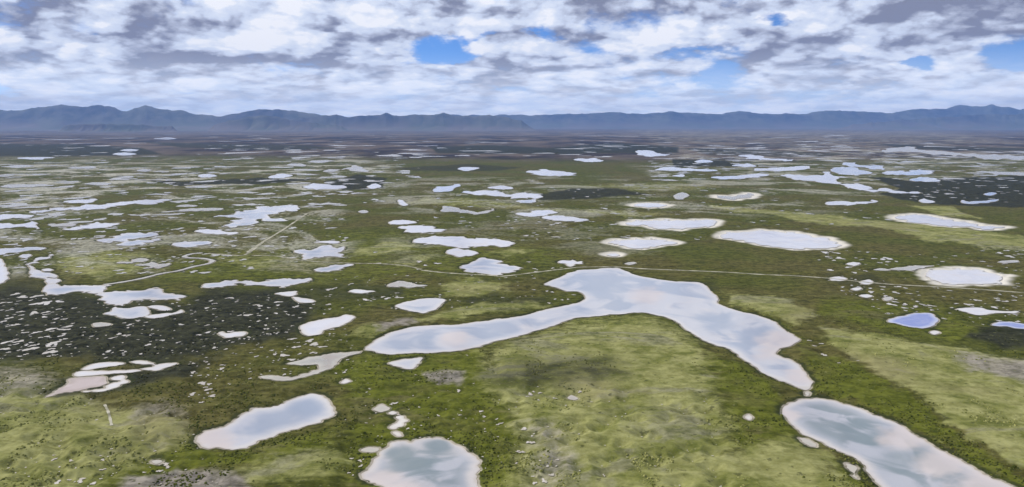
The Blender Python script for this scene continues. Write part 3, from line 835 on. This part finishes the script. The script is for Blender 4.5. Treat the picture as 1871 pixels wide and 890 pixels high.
def mesh_np(name, verts, faces):
    me = bpy.data.meshes.new(name)
    k = faces.shape[1]
    me.vertices.add(len(verts))
    me.vertices.foreach_set('co', np.ascontiguousarray(verts, np.float32).ravel())
    me.loops.add(faces.size)
    me.loops.foreach_set('vertex_index', np.ascontiguousarray(faces, np.int32).ravel())
    me.polygons.add(len(faces))
    me.polygons.foreach_set('loop_start', np.arange(0, faces.size, k, dtype=np.int32))
    me.update(calc_edges=True)
    me.validate()
    return me


def add(name, me, mat, parent=None, smooth=True, **props):
    if mat is not None:
        me.materials.append(mat)
    if smooth:
        me.polygons.foreach_set('use_smooth', np.ones(len(me.polygons), bool))
    ob = bpy.data.objects.new(name, me)
    col.objects.link(ob)
    for k, val in props.items():
        if val is not None:
            ob[k] = val
    return ob


def attr(me, name, arr):
    a = me.attributes.new(name, 'FLOAT', 'POINT')
    a.data.foreach_set('value', np.ascontiguousarray(arr, np.float32).ravel())


# ------------------------------------------------------------------ materials
def new_mat(name):
    m_ = bpy.data.materials.new(name)
    m_.use_nodes = True
    return m_, NT(m_.node_tree)


def get_attr(g, name):
    return g.n('ShaderNodeAttribute', attribute_name=name).outputs['Fac']


gm, g = new_mat("meadow")
pos = g.n('ShaderNodeNewGeometry').outputs['Position']
nb = g.noise(pos, 1 / 140, 4, .55)
nm = g.noise(pos, 1 / 26, 5, .6, .4)
nf = g.noise(pos, 1 / 5.5, 5, .62, .3)
nff = g.noise(pos, 1 / 1.6, 3, .6)
nv = g.noise(g.vm('MULTIPLY', pos, (1, .55, 1)), 1 / 420, 5, .6)
nl = g.noise(g.vm('MULTIPLY', pos, (.45, 1, 1)), 1 / 9, 6, .68, .5)
mot = g.m('ADD', g.m('ADD', g.m('MULTIPLY', nf, .44), g.m('MULTIPLY', nff, .14)), g.m('MULTIPLY', nl, .42))
edge = g.m('SUBTRACT', g.m('ADD', g.m('ADD', g.m('MULTIPLY', nm, .3), g.m('MULTIPLY', nl, .4)), g.m('MULTIPLY', nf, .3)), .5)


def patch(name, spread=1.9, lo=.2, hi=.8):
    a = get_attr(g, name)
    return g.m('MULTIPLY', g.ramp(g.m('ADD', a, g.m('MULTIPLY', edge, spread)), lo, hi), g.ramp(a, 0.0, .2))


m_ = g.ramp(mot, .36, .64)
olive = g.mix(m_, (.029, .034, .004), (.104, .110, .021))
olive = g.mix(g.ramp(nb, .40, .62), olive, g.mix(m_, (.036, .033, .007), (.130, .116, .036)))
lush = g.mix(m_, (.042, .051, .004), (.130, .141, .019))
lush = g.mix(g.ramp(nm, .5, .66, 0, .6), lush, g.mix(m_, (.046, .048, .009), (.140, .136, .036)))
pale = g.mix(m_, (.155, .155, .046), (.315, .308, .122))
pale = g.mix(g.ramp(nm, .42, .62, 0, .85), pale, g.mix(m_, (.066, .080, .012), (.185, .190, .048)))
wisp = g.noise(g.vm('MULTIPLY', pos, (.5, 1, 1)), 1 / 60, 6, .66, 1.2)
pale = g.mix(g.ramp(wisp, .54, .62, 0, .65), pale, g.mix(m_, (.10, .098, .050), (.26, .245, .165)))
pale = g.mix(g.ramp(nb, .52, .66, 0, .5), pale, (.24, .21, .105))
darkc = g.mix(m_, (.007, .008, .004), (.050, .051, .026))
bare = g.mix(m_, (.115, .100, .085), (.34, .30, .265))
heath = g.mix(g.ramp(nv, .38, .62), (.022, .017, .017), (.125, .097, .074))
chalk = g.mix(m_, (.22, .21, .16), (.54, .52, .44))
lush = g.mix(g.ramp(g.noise(g.vm('MULTIPLY', pos, (.6, 1, 1)), 1 / 38, 6, .66, 1.0), .54, .64, 0, .7), lush, g.mix(m_, (.050, .046, .014), (.150, .135, .055)))
c = g.mix(patch('lush'), olive, lush)
c = g.mix(patch('heath'), c, heath)
c = g.mix(patch('pale'), c, pale)
c = g.mix(g.m('MULTIPLY', patch('bare', 1.8), .8), c, bare)
stk = g.m('MULTIPLY', get_attr(g, 'streak'), g.ramp(g.m('ADD', g.m('MULTIPLY', g.noise(g.vm('MULTIPLY', pos, (.7, .8, 1)), 1 / 120, 6, .68, .8), .85), g.m('MULTIPLY', nf, .15)), .49, .58))
c = g.mix(stk, c, chalk)
c = g.mix(patch('dark'), c, darkc)  # peat, and the cloud shadow painted on the far plain
# pale tufts and brown hollows between the hummocks
tuft = g.ramp(g.noise(pos, 1 / 2.6, 2, .5), .64, .74, 0, .40)
c = g.mix(tuft, c, (.24, .24, .10))
hollow = g.ramp(g.noise(g.vm('ADD', pos, (50, 20, 7)), 1 / 4.5, 3, .55), .60, .72, 0, .65)
c = g.mix(hollow, c, (.030, .033, .012))
sh = get_attr(g, 'shore')
shn = g.m('ADD', sh, g.m('MULTIPLY', g.m('SUBTRACT', nf, .5), 3.0))
sedge = g.m('MULTIPLY', g.ramp(shn, 5.0, 2.0), g.ramp(nm, .42, .54, .12, 1))  # dark shore band: wet sedge with bank shadow painted in
c = g.mix(g.m('MULTIPLY', sedge, .85), c, g.mix(nff, (.016, .020, .007), (.040, .048, .015)))  # sedge colour, with bank shadow painted in
rimw = g.ramp(g.m('ADD', sh, g.m('MULTIPLY', g.m('SUBTRACT', nff, .5), 1.2)), 1.5, .75)
c = g.mix(g.m('MULTIPLY', rimw, g.ramp(nl, .36, .54, .15, 1)), c, g.mix(nf, (.20, .17, .12), (.52, .47, .38)))
halo = g.m('MULTIPLY', get_attr(g, 'salt'), g.ramp(g.m('ADD', get_attr(g, 'salt'), g.m('MULTIPLY', g.m('SUBTRACT', nm, .5), .5)), .3, .9))
c = g.mix(halo, c, (.62, .58, .50))
bs = g.n('ShaderNodeBsdfPrincipled')
g.put(bs.inputs['Base Color'], c)
bs.inputs['Roughness'].default_value = .95
bs.inputs['Specular IOR Level'].default_value = .04
bp = g.n('ShaderNodeBump')
bp.inputs['Strength'].default_value = .7
bp.inputs['Distance'].default_value = .5
g.put(bp.inputs['Height'], mot)
g.put(bs.inputs['Normal'], bp.outputs[0])
g.t.links.new(bs.outputs[0], g.n('ShaderNodeOutputMaterial').inputs[0])


def water_mat(name, deep, shallow, sed, weed, rough, wsize=48, wlow=.50):  # weed: weed colour, on open lakes also the painted cloud reflections
    m_, h = new_mat(name)
    pos = h.n('ShaderNodeNewGeometry').outputs['Position']
    dp = h.n('ShaderNodeAttribute', attribute_name='depth').outputs['Fac']
    swirl = h.noise(pos, 1 / 34, 4, .55, .8)
    fine = h.noise(pos, 1 / 7, 4, .6)
    k = h.ramp(h.m('ADD', dp, h.m('MULTIPLY', h.m('SUBTRACT', swirl, .5), 8.0)), .3, 5.5)
    cc = h.mix(k, shallow, deep)
    cc = h.mix(h.ramp(swirl, .50, .68, 0, .8), cc, sed)
    cloudw = h.noise(h.vm('ADD', pos, (300, 90, 5)), 1 / wsize, 3, .5, 1.2)
    cc = h.mix(h.m('MULTIPLY', h.ramp(cloudw, wlow, wlow + .16, 0, 1), h.ramp(dp, 2.0, 12.0, 0, .8)), cc, weed)  # weed, and on open lakes cloud reflections painted into the colour
    bed = h.m('ADD', get_attr(h, 'bed'), h.m('MULTIPLY', h.m('SUBTRACT', h.m('ADD', h.m('MULTIPLY', cloudw, .5), h.m('MULTIPLY', swirl, .5)), .5), 2.2))
    cc = h.mix(h.m('MULTIPLY', h.ramp(bed, .25, .95, 0, .85), h.ramp(get_attr(h, 'bed'), 0.0, .3)), cc, weed)
    silt = h.m('ADD', get_attr(h, 'silt'), h.m('MULTIPLY', h.m('SUBTRACT', swirl, .5), 1.6))
    cc = h.mix(h.m('MULTIPLY', h.ramp(silt, .2, .9, 0, .7), h.ramp(get_attr(h, 'silt'), 0.0, .3)), cc, (.56, .48, .44))
    cc = h.mix(h.m('MULTIPLY', h.ramp(h.m('ADD', dp, h.m('MULTIPLY', h.m('SUBTRACT', fine, .5), 3.0)), 1.6, .2), .5), cc, (.46, .40, .32))
    b = h.n('ShaderNodeBsdfPrincipled')
    h.put(b.inputs['Base Color'], cc)
    h.put(b.inputs['Roughness'], h.ramp(fine, .35, .65, rough, rough + .08))
    b.inputs['IOR'].default_value = 1.40
    b.inputs['Specular IOR Level'].default_value = .5
    bm_ = h.n('ShaderNodeBump')
    bm_.inputs['Strength'].default_value = .12
    bm_.inputs['Distance'].default_value = .1
    h.put(bm_.inputs['Height'], h.noise(pos, 1 / 1.4, 3, .55))
    h.put(b.inputs['Normal'], bm_.outputs[0])
    h.t.links.new(b.outputs[0], h.n('ShaderNodeOutputMaterial').inputs[0])
    return m_


MAT = {
 'lake': water_mat("milky_water", (.47, .465, .485), (.55, .52, .49), (.54, .50, .485), (.27, .31, .38), .05, 60, .43),  # blue grey drifts here paint in reflected cloud
 'salt': water_mat("white_saline_water", (.60, .585, .60), (.60, .56, .50), (.60, .55, .52), (.50, .50, .54), .10),
 'mud': water_mat("pale_muddy_water", (.36, .34, .29), (.44, .41, .34), (.34, .29, .24), (.30, .28, .25), .2),
 'blue': water_mat("blue_water", (.17, .21, .46), (.40, .42, .54), (.26, .29, .48), (.16, .20, .44), .05),
}
MAT['pink'] = water_mat("pink_mud", (.44, .36, .33), (.36, .29, .25), (.54, .46, .44), (.30, .25, .22), .35)
MAT['weedy'] = water_mat("weedy_water", (.37, .375, .40), (.52, .48, .45), (.44, .41, .40), (.16, .20, .21), .05, 24, .40)
pm, h = new_mat("dusty_track")
pp = h.n('ShaderNodeNewGeometry').outputs['Position']
b = h.n('ShaderNodeBsdfPrincipled')
h.put(b.inputs['Base Color'], h.mix(h.ramp(h.noise(pp, 1 / 9, 5, .65), .35, .65), (.15, .14, .08), (.44, .41, .31)))
b.inputs['Roughness'].default_value = .95
h.t.links.new(b.outputs[0], h.n('ShaderNodeOutputMaterial').inputs[0])

hm, h = new_mat("mountain_slope")
pp = h.n('ShaderNodeNewGeometry').outputs['Position']
n1 = h.noise(pp, 1 / 1400, 6, .6)
n2 = h.noise(pp, 1 / 260, 5, .6)
b = h.n('ShaderNodeBsdfPrincipled')
h.put(b.inputs['Base Color'], h.mix(h.ramp(n2, .35, .65), h.mix(h.ramp(n1, .4, .6), (.014, .018, .022), (.060, .064, .045)), h.mix(h.ramp(n1, .4, .6), (.075, .068, .066), (.12, .115, .085))))
alt = h.m('ADD', h.xyz(pp)[2], h.m('MULTIPLY', h.m('SUBTRACT', n2, .5), 160.0))
b_in = b.inputs['Base Color'].links[0].from_socket
h.put(b.inputs['Base Color'], h.mix(h.ramp(alt, 330.0, 40.0, 0, .95), b_in, h.mix(h.ramp(n1, .4, .6), (.125, .097, .074), (.085, .085, .050))))
b.inputs['Roughness'].default_value = 1
h.t.links.new(b.outputs[0], h.n('ShaderNodeOutputMaterial').inputs[0])

# ------------------------------------------------------------------ build ground
saltf = np.zeros((NR, nx), np.float32)
for wt in waters:
    if wt['label'].find('soft edged') >= 0 or 'lens pond' in wt['label'] and wt['kind'] == 'salt' or 'teardrop' in wt['label']:
        f = np.full((NR, nx), 400.0, np.float32)
        dist = np.linalg.norm(wt['poly'].mean(0))
        stamp(wt['poly'], f, dist * .05)
        saltf = np.maximum(saltf, 1 - sstep(0, dist * .024, f))
gme = mesh_np("ground", verts, quads)
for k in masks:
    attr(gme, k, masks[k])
attr(gme, 'shore', shore)
attr(gme, 'salt', saltf)
add("ground", gme, gm, kind='structure', label="green and brown wetland plain dotted with ponds", category="ground")


# ------------------------------------------------------------------ water sheets and tracks
def sheet(poly, z, step):
    n = len(poly)
    c = poly.mean(0)
    pts = [tuple(p - c) for p in poly]
    edges = [(i, (i + 1) % n) for i in range(n)]
    extra = []
    if step:
        lo, hi = poly.min(0), poly.max(0)
        xs, ys = np.meshgrid(np.arange(lo[0], hi[0], step), np.arange(lo[1], hi[1], step * 1.0))
        xs = xs.ravel() + rng.uniform(-.2, .2, xs.size) * step
        ys = ys.ravel() + rng.uniform(-.2, .2, ys.size) * step
        k = in_poly(poly, xs, ys)
        xs, ys = xs[k], ys[k]
        if len(xs):
            dd = edge_dist(poly, xs, ys)
            k = dd > step * .3
            extra = [(x - c[0], y - c[1]) for x, y in zip(xs[k], ys[k])]
    vs, _, fs, _, _, _ = delaunay_2d_cdt([Vector(p) for p in pts + extra], edges, [], 1, 1e-5)
    V = np.array([(p.x + c[0], p.y + c[1], z) for p in vs])
    F = np.array([f if np.cross(V[f[1]][:2] - V[f[0]][:2], V[f[2]][:2] - V[f[0]][:2]) > 0 else f[::-1] for f in fs if len(f) == 3], np.int32)
    dep = edge_dist(poly, V[:, 0], V[:, 1])
    return V, F, dep


# muddy shallows and weed beds in the larger waters: place (survey frame), radius
SILT = [(372, 800, 60), (400, 812, 45), (705, 872, 46), (740, 895, 60), (1650, 800, 60), (1720, 845, 70), (1800, 890, 90), (1430, 622, 50),
        (1405, 650, 40), (1465, 690, 40), (1180, 540, 45), (830, 620, 40), (1440, 760, 30)]
BEDS = [(1600, 800, 60), (1640, 840, 80), (1560, 780, 40), (735, 830, 40), (770, 850, 45), (800, 815, 30), (1310, 592, 55), (1370, 612, 40), (1090, 515, 50),
        (1290, 580, 40), (560, 745, 40), (780, 625, 30), (1240, 560, 25)]


def spots(V, items):
    x, y = V[:, 0], V[:, 1]
    depth = y * cP + CAM_H * sP
    px = CX + FPX * x / depth
    py = CY - FPX * (y * sP - CAM_H * cP) / depth
    out = np.zeros(len(V))
    for sx, sy, r in items:
        out = np.maximum(out, np.clip(1.25 - np.hypot(px - sx, (py - sy) * 2.0) / r, 0, 1))
    return out


def water_object(wt, step):
    V, F, dep = sheet(wt['poly'], 0.0, step)
    o = np.array([*wt['poly'].mean(0), 0.0])
    lift = .0007 * (len(bpy.data.objects) % 37)
    me = mesh_np(wt['name'], V - o, F)
    attr(me, 'depth', dep)
    attr(me, 'silt', spots(V, SILT))
    attr(me, 'bed', spots(V, BEDS))
    ob = add(wt['name'], me, MAT[wt['kind']], smooth=False, kind=None if wt['name'] in ('pond', 'puddle') else 'structure', label=wt['label'], category=wt['cat'], group=wt['group'])
    ob.location = (o[0], o[1], lift)
    return ob


for wt in waters:
    ext = wt['poly'].max(0) - wt['poly'].min(0)
    area = ext[0] * ext[1]
    water_object(wt, max(1.6, math.sqrt(area) / 32))
for pd in puddles:
    water_object(pd, 0)
sv, sf, sd_, base = [], [], [], 0
for k_, sp in enumerate(specks):
    n = len(sp)
    zk = .03 + .0015 * (k_ % 60)
    c = sp.mean(0)
    r = float(np.linalg.norm(sp - c, axis=1).mean())
    sv += [(c[0], c[1], zk)] + [(x, y, zk) for x, y in sp]
    sd_ += [r] + [0.6] * n
    sf += [(base, base + 1 + i, base + 1 + (i + 1) % n) for i in range(n)]
    base += n + 1
sme = mesh_np("pools", np.array(sv), np.array(sf))
attr(sme, 'depth', np.array(sd_))
add("pools", sme, MAT['mud'], smooth=False, kind='stuff', label="countless tiny pale pools flecking the far plain", category="pools")
for pi, pt in enumerate(paths):
    n = len(pt['poly']) // 2
    L, R = pt['poly'][:n], pt['poly'][n:][::-1]
    V = np.array([(x, y, .1 + .03 * pi) for x, y in np.concatenate([L, R])])
    F = np.array([(i + n, i + n + 1, i + 1, i) for i in range(n - 1)])
    a, b_, c_ = V[F[0][0]], V[F[0][1]], V[F[0][2]]
    if np.cross((b_ - a)[:2], (c_ - a)[:2]) < 0:
        F = F[:, ::-1]
    add(pt['name'], mesh_np(pt['name'], V, F), pm, smooth=False, kind='structure', label=pt['label'], category=pt['cat'])


# ------------------------------------------------------------------ tussocks on the near meadow
NT_ = 46000
tpx = rng.uniform(-250, 2120, NT_)
tpy = 560 + 390 * rng.random(NT_) ** .85
ri = np.clip(np.searchsorted(rows, tpy), 1, len(rows) - 1)
ci = np.clip(np.searchsorted(cols, tpx), 1, nx - 1)
clump = vnoise(X[ri, ci] / 14, Yg[ri, ci] / 22, 301) + .5 * vnoise(X[ri, ci] / 4, Yg[ri, ci] / 5, 302)
keep = (shore[ri, ci] > 1.6) & (small[ri, ci] > 1.0) & (track[ri, ci] > 4) & (clump > .84 + .2 * masks['pale'][ri, ci])
ri, ci = ri[keep], ci[keep]
tx = X[ri, ci] + rng.uniform(-.5, .5, len(ri)) * CELL[ri]
ty = Yg[ri, ci] + rng.uniform(-.5, .5, len(ri)) * CELL[ri]
tz = ter[ri, ci] - .12
rad = rng.uniform(.25, .75, len(ri)) * (.7 + .5 * rng.random(len(ri)))
hh = rad * rng.uniform(.6, 1.1, len(ri)) + .1
k6 = np.arange(6) * np.pi / 3
ring = np.stack([np.cos(k6), np.sin(k6)], 1)
jit = rng.uniform(.75, 1.25, (len(ri), 6))
low_r = np.stack([tx[:, None] + ring[None, :, 0] * rad[:, None] * jit, ty[:, None] + ring[None, :, 1] * rad[:, None] * jit, np.repeat(tz[:, None], 6, 1)], -1)
mid_r = np.stack([tx[:, None] + ring[None, :, 0] * rad[:, None] * jit * .72, ty[:, None] + ring[None, :, 1] * rad[:, None] * jit * .72, np.repeat((tz + hh * .7)[:, None], 6, 1)], -1)
top = np.stack([tx, ty, tz + hh], -1)[:, None, :]
TV = np.concatenate([low_r, mid_r, top], 1)
a6 = np.arange(6)
b6 = (a6 + 1) % 6
f1 = np.stack([a6, b6, 6 + b6], 1)
f2 = np.stack([a6, 6 + b6, 6 + a6], 1)
f3 = np.stack([6 + a6, 6 + b6, np.full(6, 12)], 1)
TF = np.concatenate([f1, f2, f3])[None] + (np.arange(len(ri)) * 13)[:, None, None]
tm, h = new_mat("tussock_grass")
pp = h.n('ShaderNodeNewGeometry').outputs['Position']
rnd = h.noise(pp, 1 / 2.2, 2, .6)
palea = get_attr(h, 'pale')
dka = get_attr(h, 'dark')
tc = h.mix(h.ramp(rnd, .36, .64), (.030, .038, .005), (.120, .125, .026))
tc = h.mix(palea, tc, h.mix(h.ramp(rnd, .36, .64), (.100, .110, .020), (.340, .325, .115)))
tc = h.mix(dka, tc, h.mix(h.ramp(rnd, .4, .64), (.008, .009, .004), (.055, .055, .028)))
b = h.n('ShaderNodeBsdfPrincipled')
h.put(b.inputs['Base Color'], tc)
b.inputs['Roughness'].default_value = .95
b.inputs['Specular IOR Level'].default_value = .04
h.t.links.new(b.outputs[0], h.n('ShaderNodeOutputMaterial').inputs[0])
tme = mesh_np("grass", TV.reshape(-1, 3), TF.reshape(-1, 3))
attr(tme, 'pale', np.repeat(masks['pale'][ri, ci], 13))
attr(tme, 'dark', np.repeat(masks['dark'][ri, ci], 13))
add("grass", tme, tm, kind='stuff', label="tussocks of grass and sedge across the near meadow", category="grass")


# ------------------------------------------------------------------ mountains
def mountain(label, sil, dist, depth, seed, rough=.35):
    """a range: crest line surveyed against the sky, slopes with spurs and gullies in front and behind"""
    P2 = np.array(sil)
    nxm, nym = 420, 46
    pxs = np.linspace(P2[0, 0], P2[-1, 0], nxm)
    crest = np.interp(pxs, P2[:, 0], P2[:, 1])
    crest = crest + (vnoise(pxs / 17, pxs * 0 + seed, seed) - .5) * 2.2 + (vnoise(pxs / 6, pxs * 0 + seed, seed + 1) - .5) * 1.6
    xs = (pxs - CX) / FPX * dist
    zc = np.maximum(CAM_H + (HORIZON - crest) / FPX * dist * 1.015, 12)
    fade = np.minimum(np.arange(nxm), np.arange(nxm)[::-1]) / 22.0
    zc = zc * np.clip(fade, 0, 1)
    s = np.linspace(-1, 1, nym)
    Xm = np.repeat(xs[None], nym, 0) * (1 + s[:, None] * depth / dist)
    Ym = np.repeat((dist + s * depth)[:, None], nxm, 1)
    body = (1 - np.abs(s)) ** 2.4
    L = depth / 3.0
    gul = 1 - np.abs(2 * vnoise(Xm / L, Ym / (L * 2.2), seed + 5) - 1)
    gul = gul * .65 + .35 * (1 - np.abs(2 * vnoise(Xm / (L * .42), Ym / L, seed + 6) - 1))
    prof = np.clip(body[:, None] - rough * gul * (body * (1 - body) * 4)[:, None], 0, 1)
    Zm = zc[None] * prof - 1.0
    V = np.stack([Xm, Ym, Zm], -1).reshape(-1, 3)
    ii = np.arange(nym * nxm).reshape(nym, nxm)
    F = np.stack([ii[:-1, :-1], ii[:-1, 1:], ii[1:, 1:], ii[1:, :-1]], -1).reshape(-1, 4)
    add("mountain", mesh_np("mountain", V, F), hm, kind='structure', label=label, category='mountain')


def sil(x0, txt):
    return [(x0 + x / 3.898, 170 + y / 3.898) for x, y in S(txt)]


mountain("low blue mountain range along the left horizon with rounded double summit",
         sil(0, "-1300,150 -900,120 -500,95 -200,110 0,100 100,113 200,112 300,94 400,80 500,70 580,84 640,90 750,72 840,88 900,113 940,122 1000,100 1080,80 1140,95 1250,114 1350,120 1420,140 1600,154 1700,138 1800,118 1871,106 2030,112 2150,125 2270,145 2400,150 2500,200"),
         18500, 3200, 21)
mountain("row of small dark knolls on the horizon left of centre",
         sil(480, "-100,210 150,185 400,160 540,148 600,165 700,152 850,150 890,130 950,155 1150,148 1230,155 1300,130 1370,155 1500,155 1620,145 1700,160 1780,178 1950,215"),
         17200, 1700, 35, .3)
mountain("dark green foothill below the left mountain range",
         sil(0, "1500,235 1650,195 1780,165 1900,150 2000,160 2100,185 2300,215 2500,235"), 15600, 1300, 44)
mountain("low dark foothill ridge at the foot of the double summit",
         sil(0, "450,236 600,218 750,212 900,222 1000,215 1100,225 1300,236"), 14200, 500, 47)
mountain("long hazy blue mountain ridge along the right horizon",
         sil(940, "-1100,175 -600,155 -400,150 0,150 200,145 500,140 740,128 850,142 1100,125 1160,138 1300,142 1450,140 1560,122 1700,138 1871,142 2060,140 2240,112 2360,118 2480,128 2640,130 2760,115 2910,105 3010,100 3090,85 3180,80 3300,85 3340,70 3410,92 3460,85 3540,108 3610,90 3800,90 4200,80 4700,110 5200,140"),
         24500, 3400, 58)
mountain("nearer grey green spur below the right end of the hazy ridge",
         sil(1391, "500,232 800,205 1000,180 1200,165 1500,150 1800,140 2200,130 2600,160 2900,220"), 20500, 2400, 63)

# ------------------------------------------------------------------ haze
hz, h = new_mat("haze_air")
pv = h.n('ShaderNodeVolumePrincipled')
pv.inputs['Color'].default_value = (.26, .48, 1.0, 1)
pv.inputs['Density'].default_value = 3.2e-5
h.t.links.new(pv.outputs[0], h.n('ShaderNodeOutputMaterial').inputs['Volume'])
bx = 28500.0
hv = np.array([(x, y, z) for x in (-bx, bx) for y in (-bx, bx) for z in (-3.0, 960.0)])
hf = np.array([(0, 1, 3, 2), (4, 6, 7, 5), (0, 4, 5, 1), (2, 3, 7, 6), (0, 2, 6, 4), (1, 5, 7, 3)])
add("haze", mesh_np("haze", hv, hf), hz, smooth=False, kind='stuff', label="thin blue haze over the whole plain", category="haze")
